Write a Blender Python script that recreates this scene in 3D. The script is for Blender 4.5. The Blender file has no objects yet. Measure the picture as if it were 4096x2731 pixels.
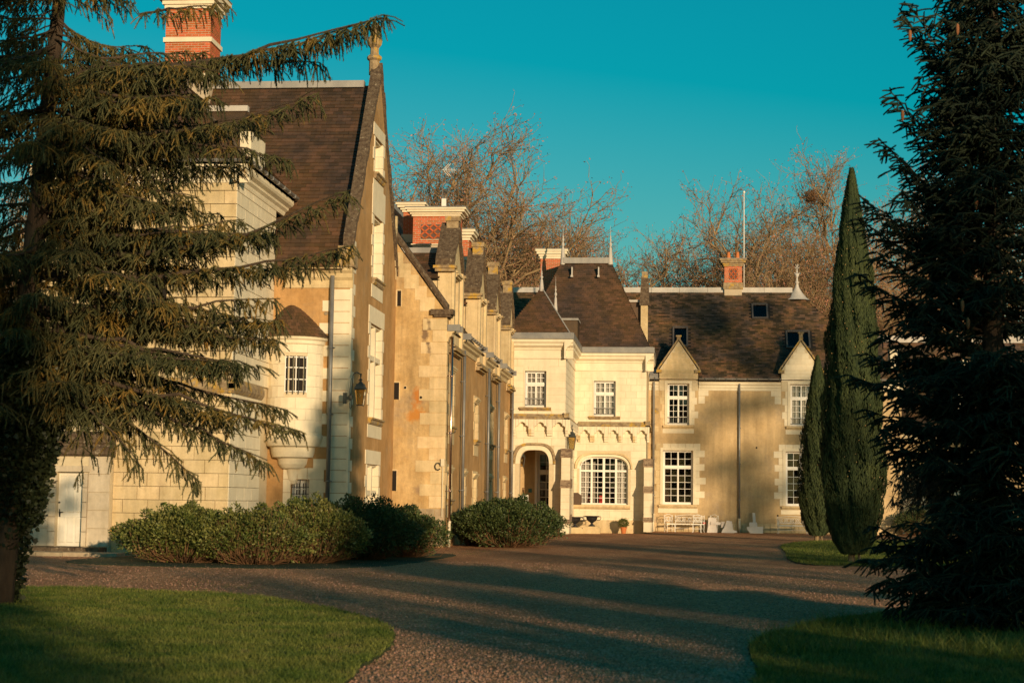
import bpy, math, random
import numpy as np
from mathutils import Vector, Matrix

scene = bpy.context.scene
COL = scene.collection
rng = random.Random(7)
NR = np.random.default_rng(11)

# ---------------------------------------------------------------- camera
IMW, CX, CY, FPX, EYE = 4096.0, 2048.0, 1365.5, 6725.0, 1.6
def _n(v):
    v = np.array(v, float); return v / np.linalg.norm(v)
_dy = _n((2700 - CX, -(2008 - CY), -FPX))
_dz = _n((3000 - CX, 70000 + CY, -FPX)); _dz = _n(_dz - _dy * _dz.dot(_dy))
_dx = np.cross(_dy, _dz)
ROT = np.stack([_dx, _dy, _dz], 0)            # camera -> world
def at(u, v, Y=None, X=None, Z=None):
    """world point seen at photo pixel (u, v) that lies at the given depth Y (or X, or height Z)"""
    d = ROT @ np.array([u - CX, -(v - CY), -FPX])
    c = np.array([0, 0, EYE])
    if Y is not None: k = Y / d[1]
    elif X is not None: k = X / d[0]
    else: k = (Z - EYE) / d[2]
    return Vector(c + d * k)

cam_d = bpy.data.cameras.new('camera'); cam = bpy.data.objects.new('camera', cam_d); COL.objects.link(cam)
cam.matrix_world = Matrix([[*ROT[0], 0], [*ROT[1], 0], [*ROT[2], EYE], [0, 0, 0, 1]])
cam_d.sensor_width = 36; cam_d.lens = 36 * FPX / IMW; cam_d.clip_end = 2000
cam_d.dof.use_dof = True; cam_d.dof.focus_distance = 78; cam_d.dof.aperture_fstop = 3.2
scene.camera = cam

# ---------------------------------------------------------------- light
SUN_AZ, SUN_EL = math.radians(28), math.radians(8.4)     # the sun stands low, behind the camera to the right
world = bpy.data.worlds.new('World'); scene.world = world; world.use_nodes = True
wn, wl = world.node_tree.nodes, world.node_tree.links
bg = wn['Background']
sky = wn.new('ShaderNodeTexSky'); sky.sky_type = 'NISHITA'; sky.sun_disc = False
sky.sun_elevation = SUN_EL
sky.sun_rotation = math.pi - SUN_AZ
sky.altitude = 100; sky.air_density = 1.3; sky.dust_density = 0.6; sky.ozone_density = 2.5
grade = wn.new('ShaderNodeVectorMath'); grade.operation = 'MULTIPLY_ADD'
grade.inputs[1].default_value = (0.90, 0.93, 0.92); grade.inputs[2].default_value = (-1.65, 0.08, 0.12)
grade2 = wn.new('ShaderNodeVectorMath'); grade2.operation = 'MAXIMUM'; grade2.inputs[1].default_value = (0.02, 0.1, 0.1)
wl.new(sky.outputs[0], grade.inputs[0]); wl.new(grade.outputs[0], grade2.inputs[0]); wl.new(grade2.outputs[0], bg.inputs[0])
bg.inputs[1].default_value = 0.115

sun_d = bpy.data.lights.new('sun', 'SUN'); sun_d.energy = 5.0; sun_d.angle = math.radians(0.8); sun_d.color = (1.0, 0.73, 0.44)
sun = bpy.data.objects.new('sun', sun_d); COL.objects.link(sun)
to_sun = Vector((math.sin(SUN_AZ) * math.cos(SUN_EL), -math.cos(SUN_AZ) * math.cos(SUN_EL), math.sin(SUN_EL)))
sun.rotation_euler = to_sun.to_track_quat('Z', 'Y').to_euler()
sun.location = to_sun * 60
scene.view_settings.view_transform = 'Standard'; scene.view_settings.look = 'None'
scene.view_settings.exposure = 0.0; scene.view_settings.gamma = 1.0
scene.view_settings.use_curve_mapping = False

# ---------------------------------------------------------------- materials
def mat(name, col, col2=None, scale=3.0, rough=0.9, bump=0.0, bscale=20.0, vary=0.0, detail=5, metal=0.0,
        spec=0.3, col3=None, scale3=0.6, thr3=(0.55, 0.7), stretch=(1, 1, 1), trans=0.0, streak=0.0):
    """noise-mixed base colour, optional second patchy colour, per-piece brightness variation and bump"""
    m = bpy.data.materials.new(name); m.use_nodes = True
    N, L = m.node_tree.nodes, m.node_tree.links
    b = N['Principled BSDF']
    b.inputs['Roughness'].default_value = rough; b.inputs['Metallic'].default_value = metal
    b.inputs['Specular IOR Level'].default_value = spec
    tc = N.new('ShaderNodeNewGeometry')
    mp = N.new('ShaderNodeMapping'); mp.inputs['Scale'].default_value = stretch
    L.new(tc.outputs['Position'], mp.inputs['Vector'])
    def noise(sc, det=detail, ro=0.6):
        n = N.new('ShaderNodeTexNoise'); n.inputs['Scale'].default_value = sc
        n.inputs['Detail'].default_value = det; n.inputs['Roughness'].default_value = ro
        L.new(mp.outputs[0], n.inputs['Vector']); return n
    def ramp(src, a, bb):
        r = N.new('ShaderNodeMapRange'); r.inputs[1].default_value = a; r.inputs[2].default_value = bb
        L.new(src, r.inputs[0]); return r.outputs[0]
    def mix(f, a, c):
        x = N.new('ShaderNodeMix'); x.data_type = 'RGBA'
        if f is not None: L.new(f, x.inputs[0])
        for s, v in ((6, a), (7, c)):
            if isinstance(v, tuple): x.inputs[s].default_value = (*v, 1)
            else: L.new(v, x.inputs[s])
        return x
    cur = col
    if col2: cur = mix(ramp(noise(scale).outputs[0], 0.35, 0.65), col, col2).outputs[2]
    if col3: cur = mix(ramp(noise(scale3, 6, 0.7).outputs[0], *thr3), cur, col3).outputs[2]
    if streak:   # rain streaks and broad uneven weathering
        mp2 = N.new('ShaderNodeMapping'); mp2.inputs['Scale'].default_value = (2.6, 2.6, .22); L.new(tc.outputs['Position'], mp2.inputs['Vector'])
        ns = N.new('ShaderNodeTexNoise'); ns.inputs['Scale'].default_value = 1.3; ns.inputs['Detail'].default_value = 7; ns.inputs['Roughness'].default_value = .7; L.new(mp2.outputs[0], ns.inputs['Vector'])
        nb = noise(.33, 7, .65); nf = noise(7.0, 6, .7)
        a1 = N.new('ShaderNodeMath'); a1.operation = 'MULTIPLY_ADD'; a1.inputs[1].default_value = .9; L.new(nb.outputs[0], a1.inputs[0]); L.new(ns.outputs[0], a1.inputs[2])
        a2 = N.new('ShaderNodeMath'); a2.operation = 'MULTIPLY_ADD'; a2.inputs[1].default_value = .6; L.new(nf.outputs[0], a2.inputs[0]); L.new(a1.outputs[0], a2.inputs[2])
        mrs = N.new('ShaderNodeMapRange'); mrs.inputs[1].default_value = .95; mrs.inputs[2].default_value = 1.5; mrs.inputs[3].default_value = 1 - streak; mrs.inputs[4].default_value = 1 + streak * .45; L.new(a2.outputs[0], mrs.inputs[0])
        hv = N.new('ShaderNodeHueSaturation'); L.new(mrs.outputs[0], hv.inputs['Value'])
        if isinstance(cur, tuple): hv.inputs['Color'].default_value = (*cur, 1)
        else: L.new(cur, hv.inputs['Color'])
        cur = hv.outputs[0]
    if vary:
        oi = N.new('ShaderNodeObjectInfo')
        ad = N.new('ShaderNodeMath'); ad.operation = 'ADD'
        L.new(oi.outputs['Random'], ad.inputs[0]); L.new(tc.outputs['Random Per Island'], ad.inputs[1])
        fr = N.new('ShaderNodeMath'); fr.operation = 'FRACT'; L.new(ad.outputs[0], fr.inputs[0])
        mr = N.new('ShaderNodeMapRange'); mr.inputs[3].default_value = 1 - vary; mr.inputs[4].default_value = 1 + vary
        L.new(fr.outputs[0], mr.inputs[0])
        hs = N.new('ShaderNodeHueSaturation'); L.new(mr.outputs[0], hs.inputs['Value'])
        mr2 = N.new('ShaderNodeMapRange'); mr2.inputs[3].default_value = 0.5 + vary * 0.035; mr2.inputs[4].default_value = 0.5 - vary * 0.035
        L.new(fr.outputs[0], mr2.inputs[0]); L.new(mr2.outputs[0], hs.inputs['Hue'])
        if isinstance(cur, tuple): hs.inputs['Color'].default_value = (*cur, 1)
        else: L.new(cur, hs.inputs['Color'])
        cur = hs.outputs[0]
    if isinstance(cur, tuple): b.inputs['Base Color'].default_value = (*cur, 1)
    else: L.new(cur, b.inputs['Base Color'])
    if bump:
        bp = N.new('ShaderNodeBump'); bp.inputs['Strength'].default_value = 1.0; bp.inputs['Distance'].default_value = bump
        L.new(noise(bscale, 8, 0.65).outputs[0], bp.inputs['Height']); L.new(bp.outputs[0], b.inputs['Normal'])
    if trans:
        tb = N.new('ShaderNodeBsdfTranslucent'); ms = N.new('ShaderNodeMixShader'); ms.inputs[0].default_value = trans
        if isinstance(cur, tuple): tb.inputs[0].default_value = (*cur, 1)
        else: L.new(cur, tb.inputs[0])
        L.new(b.outputs[0], ms.inputs[1]); L.new(tb.outputs[0], ms.inputs[2]); L.new(ms.outputs[0], N['Material Output'].inputs[0])
    return m

M = {}
M['plaster'] = mat('plaster', (.38, .215, .080), (.48, .285, .12), 1.4, streak=.32, bump=.012, bscale=14, col3=(.34, .25, .15), scale3=.5, thr3=(.56, .75))
M['plaster_old'] = mat('plaster_old', (.46, .30, .125), (.58, .41, .20), 1.1, streak=.42, bump=.02, bscale=9, col3=(.38, .28, .17), scale3=.45, thr3=(.55, .72))
M['plaster_east'] = mat('plaster_east', (.46, .325, .165), (.56, .41, .225), .9, streak=.30, bump=.010, bscale=18, col3=(.42, .32, .21), scale3=.7, thr3=(.55, .72))
M['ashlar'] = mat('ashlar', (.68, .595, .43), (.75, .665, .49), 2.0, streak=.12, bump=.004, bscale=30, vary=.05)
M['ashlar_warm'] = mat('ashlar_warm', (.56, .43, .235), (.64, .50, .295), 2.2, streak=.30, bump=.008, bscale=22, vary=.10, col3=(.50, .36, .19), scale3=1.0, thr3=(.55, .75))
M['ashlar_grey'] = mat('ashlar_grey', (.54, .45, .32), (.60, .51, .38), 2.0, streak=.3, bump=.006, bscale=25, vary=.07)
M['mortar'] = mat('mortar', (.52, .43, .28), (.58, .49, .33), 5.0, bump=.004)
M['moss_stone'] = mat('moss_stone', (.065, .042, .026), (.15, .11, .07), 9.0, bump=.03, bscale=16, col3=(.36, .30, .21), scale3=7.5, thr3=(.60, .68))
M['lichen_stone'] = mat('lichen_stone', (.38, .29, .17), (.20, .14, .08), 6.0, bump=.02, bscale=14, col3=(.46, .28, .05), scale3=2.5, thr3=(.52, .6))
M['weathered'] = mat('weathered', (.24, .16, .10), (.34, .25, .16), 8.0, bump=.02, bscale=14, col3=(.12, .075, .05), scale3=5, thr3=(.5, .6))
M['rubble'] = mat('rubble', (.30, .23, .15), (.42, .34, .23), 5.0, bump=.03, bscale=8, vary=.15)
M['slate'] = mat('slate', (.043, .033, .028), (.070, .043, .027), .6, rough=.6, streak=.25, vary=.30, col3=(.115, .062, .028), scale3=.35, thr3=(.40, .60), spec=.35, bump=.003, bscale=12)
M['slate_east'] = mat('slate_east', (.060, .046, .036), (.10, .065, .036), 1.1, rough=.75, streak=.35, vary=.6, col3=(.15, .085, .035), scale3=.7, thr3=(.45, .62), bump=.004, bscale=12)
M['roof_base'] = mat('roof_base', (.02, .018, .017), rough=.9)
M['lead'] = mat('lead', (.24, .23, .215), (.34, .32, .29), 2.0, rough=.6, bump=.006, bscale=5, stretch=(1, 1, .3))
M['lead_pale'] = mat('lead_pale', (.40, .37, .33), (.50, .46, .41), 2.0, rough=.6, bump=.004, bscale=5)
M['zinc'] = mat('zinc', (.17, .17, .17), (.25, .24, .22), 2.0, rough=.5, metal=.4)
M['copper'] = mat('copper', (.50, .36, .30), rough=.22, metal=1.0)
M['pipe_cream'] = mat('pipe_cream', (.62, .55, .40), rough=.6)
M['brick'] = mat('brick', (.40, .085, .028), (.50, .13, .04), 8.0, rough=.9, vary=.22, bump=.004, bscale=40)
M['lattice_back'] = mat('lattice_back', (.12, .075, .06), rough=1)
M['brick_mortar'] = mat('brick_mortar', (.46, .38, .27), rough=1)
M['white_paint'] = mat('white_paint', (.78, .76, .70), (.72, .69, .62), 4.0, rough=.5)
M['door_paint'] = mat('door_paint', (.70, .67, .58), (.62, .58, .48), 3.0, rough=.6, bump=.002)
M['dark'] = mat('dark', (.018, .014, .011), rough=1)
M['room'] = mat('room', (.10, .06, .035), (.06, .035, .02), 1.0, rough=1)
M['curtain'] = mat('curtain', (.80, .76, .68), rough=1, trans=.3)
M['iron'] = mat('iron', (.028, .034, .030), (.05, .05, .04), 6.0, rough=.45, spec=.5)
M['iron_black'] = mat('iron_black', (.014, .014, .015), rough=.4, spec=.5)
M['white_iron'] = mat('white_iron', (.74, .72, .66), rough=.5)
M['marble'] = mat('marble', (.62, .55, .48), (.70, .63, .56), 3.0, rough=.7, bump=.004)
M['terracotta'] = mat('terracotta', (.50, .16, .05), rough=.8)
M['red'] = mat('red', (.55, .03, .02), rough=.5)
M['amber_glass'] = None
M['bark'] = mat('bark', (.16, .11, .065), (.26, .19, .10), 7.0, bump=.03, bscale=10, stretch=(1, 1, .3))
M['bark_dark'] = mat('bark_dark', (.055, .038, .026), (.10, .07, .045), 9.0, bump=.03, bscale=12, stretch=(1, 1, .3))
M['plane_bark'] = mat('plane_bark', (.20, .13, .065), (.36, .25, .13), 1.2, bump=.02, bscale=6)
M['bud'] = mat('bud', (.42, .19, .11), (.46, .26, .17), 1.5, vary=.35, trans=.3)
M['needles'] = mat('needles', (.062, .072, .028), (.125, .120, .045), 1.3, vary=.55, col3=(.26, .17, .035), scale3=2.1, thr3=(.50, .62), rough=.7, trans=.2)  # gold patches put sunlit tips, besides browned old twigs, into the needle colour
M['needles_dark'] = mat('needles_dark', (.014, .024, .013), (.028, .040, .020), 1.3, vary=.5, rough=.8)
M['spruce_cone'] = mat('spruce_cone', (.30, .12, .05), rough=.8)
M['cypress_leaf'] = mat('cypress_leaf', (.022, .038, .012), (.044, .058, .017), 1.2, vary=.45, rough=.8)
M['cypress_cone'] = mat('cypress_cone', (.42, .26, .10), rough=.8)
M['ivy_leaf'] = mat('ivy_leaf', (.020, .028, .012), (.035, .045, .018), 2.0, vary=.5, rough=.5, trans=.15)
M['shrub_leaf'] = mat('shrub_leaf', (.090, .125, .025), (.18, .175, .045), 1.6, vary=.45, rough=.55, trans=.25, spec=.4)
M['shrub_dark_leaf'] = mat('shrub_dark_leaf', (.045, .072, .020), (.080, .105, .030), 1.6, vary=.45, rough=.55, trans=.2, spec=.4)
M['twig'] = mat('twig', (.22, .12, .055), (.14, .08, .04), 3.0, vary=.3)
M['grass'] = mat('grass', (.070, .115, .016), (.18, .19, .040), 1.1, vary=.5, col3=(.15, .12, .05), scale3=2.2, thr3=(.56, .72), trans=.3, rough=.6)
M['soil'] = mat('soil', (.022, .032, .010), (.035, .045, .014), 3.0, bump=.02, bscale=30)
M['pebble'] = mat('pebble', (.32, .17, .10), (.42, .25, .15), 2.0, vary=.5)

def stain(m, centre, radii, col, soft=.5, ns=3.0):
    """an irregular stain with its own shape at a fixed place on the wall"""
    N, L = m.node_tree.nodes, m.node_tree.links; b = N['Principled BSDF']; old = b.inputs['Base Color'].links[0].from_socket
    g = N.new('ShaderNodeNewGeometry'); sub = N.new('ShaderNodeVectorMath'); sub.operation = 'SUBTRACT'; sub.inputs[1].default_value = centre; L.new(g.outputs['Position'], sub.inputs[0])
    dv = N.new('ShaderNodeVectorMath'); dv.operation = 'DIVIDE'; dv.inputs[1].default_value = radii; L.new(sub.outputs[0], dv.inputs[0])
    ln = N.new('ShaderNodeVectorMath'); ln.operation = 'LENGTH'; L.new(dv.outputs[0], ln.inputs[0])
    n = N.new('ShaderNodeTexNoise'); n.inputs['Scale'].default_value = ns; n.inputs['Detail'].default_value = 7; n.inputs['Roughness'].default_value = .7; L.new(g.outputs['Position'], n.inputs['Vector'])
    a = N.new('ShaderNodeMath'); a.operation = 'MULTIPLY_ADD'; a.inputs[1].default_value = 2.4; L.new(n.outputs[0], a.inputs[0]); L.new(ln.outputs['Value'], a.inputs[2])
    r = N.new('ShaderNodeMapRange'); r.inputs[1].default_value = 1.55; r.inputs[2].default_value = 1.55 + soft; r.inputs[3].default_value = .85; r.inputs[4].default_value = 0; L.new(a.outputs[0], r.inputs[0])
    x = N.new('ShaderNodeMix'); x.data_type = 'RGBA'; L.new(r.outputs[0], x.inputs[0]); L.new(old, x.inputs[6]); x.inputs[7].default_value = (*col, 1); L.new(x.outputs[2], b.inputs['Base Color'])
for c_, r_, k_ in (((1672, 1590), (.28, 9, .55), (.42, .15, .02)), ((1668, 1660), (.55, 9, .30), (.44, .18, .03)), ((1700, 1320), (.16, 9, .55), (.14, .09, .06)), ((1690, 1960), (.5, 9, .22), (.26, .18, .11)), ((1650, 2110), (1.2, 9, .5), (.38, .28, .17))):
    q_ = at(*c_, Y=56.3); stain(M['plaster_old'], tuple(q_), r_, k_)
for c_, r_, k_ in (((1716, 1345), (.12, 9, .8), (.10, .065, .045)),):
    q_ = at(*c_, Y=56.3); stain(M['ashlar_warm'], tuple(q_), r_, k_)

def glass(name, tint, refl=1.0):
    m = bpy.data.materials.new(name); m.use_nodes = True; N, L = m.node_tree.nodes, m.node_tree.links
    tr = N.new('ShaderNodeBsdfTransparent'); tr.inputs[0].default_value = (*tint, 1)
    gl = N.new('ShaderNodeBsdfGlossy'); gl.inputs['Roughness'].default_value = .03
    fr = N.new('ShaderNodeFresnel'); fr.inputs[0].default_value = 1.5
    ms = N.new('ShaderNodeMixShader'); L.new(fr.outputs[0], ms.inputs[0]); L.new(tr.outputs[0], ms.inputs[1]); L.new(gl.outputs[0], ms.inputs[2])
    L.new(ms.outputs[0], N['Material Output'].inputs[0]); return m
M['pane'] = glass('pane', (.9, .9, .9))
M['lamp_glass'] = glass('lamp_glass', (.88, .82, .66))

def gravel_mat():
    m = bpy.data.materials.new('gravel'); m.use_nodes = True; N, L = m.node_tree.nodes, m.node_tree.links
    b = N['Principled BSDF']; b.inputs['Roughness'].default_value = .95; b.inputs['Specular IOR Level'].default_value = .2
    g = N.new('ShaderNodeNewGeometry')
    def vor(s):
        v = N.new('ShaderNodeTexVoronoi'); v.inputs['Scale'].default_value = s; L.new(g.outputs['Position'], v.inputs['Vector']); return v
    v1 = vor(30)
    n1 = N.new('ShaderNodeTexNoise'); n1.inputs['Scale'].default_value = .9; n1.inputs['Detail'].default_value = 6; mpn = N.new('ShaderNodeMapping'); mpn.inputs['Scale'].default_value = (.8, .16, 1); L.new(g.outputs['Position'], mpn.inputs['Vector']); L.new(mpn.outputs[0], n1.inputs['Vector'])
    n2 = N.new('ShaderNodeTexNoise'); n2.inputs['Scale'].default_value = 6; n2.inputs['Detail'].default_value = 6; L.new(g.outputs['Position'], n2.inputs['Vector'])
    r = N.new('ShaderNodeValToRGB'); e = r.color_ramp.elements
    e[0].color = (.24, .095, .045, 1); e[1].color = (.74, .40, .19, 1); x = e.new(.5); x.color = (.50, .24, .115, 1)
    sep = N.new('ShaderNodeSeparateColor'); L.new(v1.outputs['Color'], sep.inputs[0]); L.new(sep.outputs[0], r.inputs[0])
    mx = N.new('ShaderNodeMix'); mx.data_type = 'RGBA'; mr = N.new('ShaderNodeMapRange'); mr.inputs[1].default_value = .42; mr.inputs[2].default_value = .6; mr.inputs[4].default_value = .75
    L.new(n1.outputs[0], mr.inputs[0]); L.new(mr.outputs[0], mx.inputs[0]); L.new(r.outputs[0], mx.inputs[6]); mx.inputs[7].default_value = (.37, .165, .075, 1)
    mx2 = N.new('ShaderNodeMix'); mx2.data_type = 'RGBA'; mx2.blend_type = 'MULTIPLY'; mx2.inputs[0].default_value = .7
    mr2 = N.new('ShaderNodeMapRange'); mr2.inputs[1].default_value = .3; mr2.inputs[2].default_value = .7; mr2.inputs[3].default_value = .5; mr2.inputs[4].default_value = 1.3
    L.new(n2.outputs[0], mr2.inputs[0]); L.new(mx.outputs[2], mx2.inputs[6]); L.new(mr2.outputs[0], mx2.inputs[7])
    L.new(mx2.outputs[2], b.inputs['Base Color'])
    bp = N.new('ShaderNodeBump'); bp.inputs['Distance'].default_value = .045; ad = N.new('ShaderNodeMath'); ad.operation = 'ADD'
    L.new(v1.outputs['Distance'], ad.inputs[0]); L.new(n2.outputs[0], ad.inputs[1]); L.new(ad.outputs[0], bp.inputs['Height']); L.new(bp.outputs[0], b.inputs['Normal'])
    return m
M['gravel'] = gravel_mat()

# ---------------------------------------------------------------- builders
def props(o, label=None, cat=None, group=None, kind=None):
    if label: o['label'] = label
    if cat: o['category'] = cat
    if group: o['group'] = group
    if kind: o['kind'] = kind
    return o
def empty(name, loc, label, cat, group=None, rz=0.0):
    o = bpy.data.objects.new(name, None); COL.objects.link(o); o.location = loc; o.rotation_euler = (0, 0, rz)
    o.empty_display_size = .3
    return props(o, label, cat, group)
def link(name, me, m, parent=None, smooth=False):
    if m is not None and not me.materials: me.materials.append(m)
    o = bpy.data.objects.new(name, me); COL.objects.link(o)
    if parent is not None:
        o.parent = parent
        root = parent
        off = Vector((0, 0, 0))
        while root is not None: off += root.location; root = root.parent
        o.location = -off             # meshes are written in world coordinates
    return o

class Face:
    """a vertical face: 'F' looks at -Y at depth c, 'R' looks at +X at x = c, 'L' looks at -X. (u, z, d), d outward"""
    def __init__(s, k, c): s.k, s.c = k, c
    def pt(s, u, z, d):
        if s.k == 'F': return (u, s.c - d, z)
        if s.k == 'R': return (s.c + d, u, z)
        return (s.c - d, -u, z)
W3 = None
class MB:
    def __init__(s): s.v, s.f = [], []
    def box(s, x0, x1, y0, y1, z0, z1):
        i = len(s.v)
        s.v += [(x0, y0, z0), (x1, y0, z0), (x1, y1, z0), (x0, y1, z0), (x0, y0, z1), (x1, y0, z1), (x1, y1, z1), (x0, y1, z1)]
        s.f += [(i, i+3, i+2, i+1), (i+4, i+5, i+6, i+7), (i, i+1, i+5, i+4), (i+1, i+2, i+6, i+5), (i+2, i+3, i+7, i+6), (i+3, i, i+4, i+7)]
        return s
    def fb(s, F, u0, u1, z0, z1, d0, d1, ch=0.0):
        """box on a face between depths d0 < d1, front edges chamfered by ch"""
        i = len(s.v); c = ch
        s.v += [F.pt(u0, z0, d0), F.pt(u1, z0, d0), F.pt(u1, z1, d0), F.pt(u0, z1, d0), F.pt(u0+c, z0+c, d1), F.pt(u1-c, z0+c, d1), F.pt(u1-c, z1-c, d1), F.pt(u0+c, z1-c, d1)]
        s.f += [(i, i+3, i+2, i+1), (i+4, i+5, i+6, i+7), (i, i+1, i+5, i+4), (i+1, i+2, i+6, i+5), (i+2, i+3, i+7, i+6), (i+3, i, i+4, i+7)]
        return s
    def fpoly(s, F, pts, d0, d1):
        """polygon (u, z) counter-clockwise, extruded between depths"""
        i, n = len(s.v), len(pts)
        s.v += [F.pt(u, z, d0) for u, z in pts] + [F.pt(u, z, d1) for u, z in pts]
        s.f.append(tuple(range(i + n - 1, i - 1, -1))); s.f.append(tuple(range(i + n, i + 2 * n)))
        for k in range(n):
            a, b = i + k, i + (k + 1) % n
            s.f.append((a, b, b + n, a + n))
        return s
    def prism(s, a, b):
        """two matching loops of points joined"""
        i, n = len(s.v), len(a)
        s.v += list(a) + list(b)
        s.f.append(tuple(range(i + n - 1, i - 1, -1))); s.f.append(tuple(range(i + n, i + 2 * n)))
        for k in range(n):
            p, q = i + k, i + (k + 1) % n
            s.f.append((p, q, q + n, p + n))
        return s
    def face(s, *pts):
        i = len(s.v); s.v += [tuple(p) for p in pts]; s.f.append(tuple(range(i, i + len(pts)))); return s
    def tube(s, pts, r, n=8, cap=True):
        pts = [Vector(p) for p in pts]; i0 = len(s.v); ref = None
        for k, p in enumerate(pts):
            d = (pts[min(k+1, len(pts)-1)] - pts[max(k-1, 0)]).normalized()
            if ref is None: ref = d.orthogonal().normalized()
            a = (ref - d * ref.dot(d)).normalized(); ref = a; b = d.cross(a)
            rr = r[k] if isinstance(r, (list, tuple)) else r
            for j in range(n):
                t = 2 * math.pi * j / n; s.v.append(tuple(p + (a * math.cos(t) + b * math.sin(t)) * rr))
        for k in range(len(pts) - 1):
            for j in range(n):
                a0, a1 = i0 + k*n + j, i0 + k*n + (j+1) % n
                s.f.append((a0, a1, a1 + n, a0 + n))
        if cap:
            s.f.append(tuple(range(i0 + n - 1, i0 - 1, -1))); e = i0 + (len(pts)-1)*n; s.f.append(tuple(range(e, e + n)))
        return s
    def lathe(s, cx, cy, prof, n=12, a0=0.0, a1=2*math.pi, sx=1.0, sy=1.0):
        i0 = len(s.v); full = abs(a1 - a0 - 2*math.pi) < 1e-6; cnt = n if full else n + 1
        for r, z in prof:
            for j in range(cnt):
                t = a0 + (a1 - a0) * j / n; s.v.append((cx + r*sx*math.cos(t), cy + r*sy*math.sin(t), z))
        for k in range(len(prof) - 1):
            for j in range(n):
                a, b = i0 + k*cnt + j, i0 + k*cnt + (j+1) % cnt
                s.f.append((a, b, b + cnt, a + cnt))
        return s
    def mesh(s, name, smooth=False):
        me = bpy.data.meshes.new(name); me.from_pydata(s.v, [], s.f); me.update()
        if smooth: me.polygons.foreach_set('use_smooth', [True] * len(me.polygons))
        return me
    def build(s, name, m, parent=None, smooth=False, **kw):
        o = link(name, s.mesh(name, smooth), m, parent); return props(o, **kw)

def np_mesh(name, v, faces, m, parent=None, smooth=False, **kw):
    """v (n,3), faces (m,k) with k = 3 or 4"""
    me = bpy.data.meshes.new(name); v = np.ascontiguousarray(v, np.float32); faces = np.ascontiguousarray(faces, np.int32)
    me.vertices.add(len(v)); me.vertices.foreach_set('co', v.ravel())
    k = faces.shape[1]; me.loops.add(faces.size); me.loops.foreach_set('vertex_index', faces.ravel())
    me.polygons.add(len(faces)); me.polygons.foreach_set('loop_start', np.arange(0, faces.size, k, dtype=np.int32))
    try: me.polygons.foreach_set('loop_total', np.full(len(faces), k, np.int32))
    except Exception: pass
    me.update(calc_edges=True)
    if smooth: me.polygons.foreach_set('use_smooth', np.ones(len(faces), bool))
    o = link(name, me, m, parent); return props(o, **kw)

_stone = {}
def stone(F, u0, u1, z0, z1, parent, m='ashlar', name='stone', proud=.009, back=.05):
    """one dressed block, its arrises chamfered; alike blocks share a mesh"""
    w, h = round(u1 - u0, 2), round(z1 - z0, 2)
    if w < .04 or h < .04: return None
    key = (F.k, w, h, m, name, proud, back)
    if key not in _stone:
        G = Face(F.k, 0)
        me = MB().fb(G, .003, w - .003, .003, h - .003, -back, proud + rng.uniform(-.002, .002), .005).mesh(name)
        me.materials.append(M[m]); _stone[key] = me
    o = bpy.data.objects.new(name, _stone[key]); COL.objects.link(o); o.parent = parent
    off = Vector((0, 0, 0)); r = parent
    while r is not None: off += r.location; r = r.parent
    o.location = Vector(F.pt(u0, z0, 0)) - off
    return o
def ashlar(F, u0, u1, z0, z1, parent, holes=(), ch=.33, cw=.62, m='ashlar', seed=0, cap=300):
    """coursed ashlar over a face, leaving the openings free; returns number of stones"""
    r = random.Random(seed); nrow = max(1, round((z1 - z0) / ch)); hh = (z1 - z0) / nrow; cnt = 0
    rest = MB()
    for k in range(nrow):
        a, b = z0 + k*hh, z0 + (k+1)*hh; segs = [(u0, u1)]
        for (h0, h1, g0, g1) in holes:
            if g0 < b - .05 and g1 > a + .05:
                ns = []
                for (s0, s1) in segs:
                    if h1 <= s0 or h0 >= s1: ns.append((s0, s1)); continue
                    if h0 > s0: ns.append((s0, h0))
                    if h1 < s1: ns.append((h1, s1))
                segs = ns
        for (s0, s1) in segs:
            n = max(1, round((s1 - s0) / cw)); w = (s1 - s0) / n
            cuts = [s0]
            off = (.5 if k % 2 else 0.0)
            for q in range(1, n + (1 if off and n > 1 else 0)):
                cuts.append(s0 + w * (q - off) + r.uniform(-.06, .06) * w)
            cuts.append(s1)
            for q in range(len(cuts) - 1):
                if cuts[q+1] - cuts[q] < .05: continue
                if cnt < cap: stone(F, cuts[q], cuts[q+1], a, b, parent, m)
                else: rest.fb(F, cuts[q] + .003, cuts[q+1] - .003, a + .003, b - .003, -.03, .012, .005)
                cnt += 1
    if rest.v: rest.build('stone_courses', M[m], parent, kind='stuff')
    return cnt
def wall(F, u0, u1, z0, z1, holes, m, parent, name='wall', thick=.5, proud=0.0):
    """wall slab with real openings"""
    b = MB(); us = sorted({u0, u1, *[h[0] for h in holes], *[h[1] for h in holes]})
    for a, c in zip(us[:-1], us[1:]):
        mid = (a + c) / 2; zz = z0
        for (h0, h1, g0, g1) in sorted([h for h in holes if h[0] < mid < h[1]], key=lambda h: h[2]):
            if g0 > zz: b.fb(F, a, c, zz, g0, -thick, proud)
            zz = g1
        if zz < z1: b.fb(F, a, c, zz, z1, -thick, proud)
    return b.build(name, M[m], parent)
def moulding(F, u0, u1, z, prof, m, parent, name='cornice', ends=True, **kw):
    """horizontal moulding: prof = [(d, dz)...] outline from bottom to top, run along the face"""
    pts = [(-.05, prof[0][1])] + prof + [(-.05, prof[-1][1])]
    a = [F.pt(u0, z + dz, d) for d, dz in pts]; b = [F.pt(u1, z + dz, d) for d, dz in pts]
    return MB().prism(a, b).build(name, M[m], parent, **kw)
CORNICE = [(.03, 0), (.05, .06), (.06, .12), (.14, .18), (.15, .24), (.26, .30), (.30, .36), (.30, .46)]
SILLP = [(.03, 0), (.06, .03), (.09, .08), (.14, .10), (.14, .17)]

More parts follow.
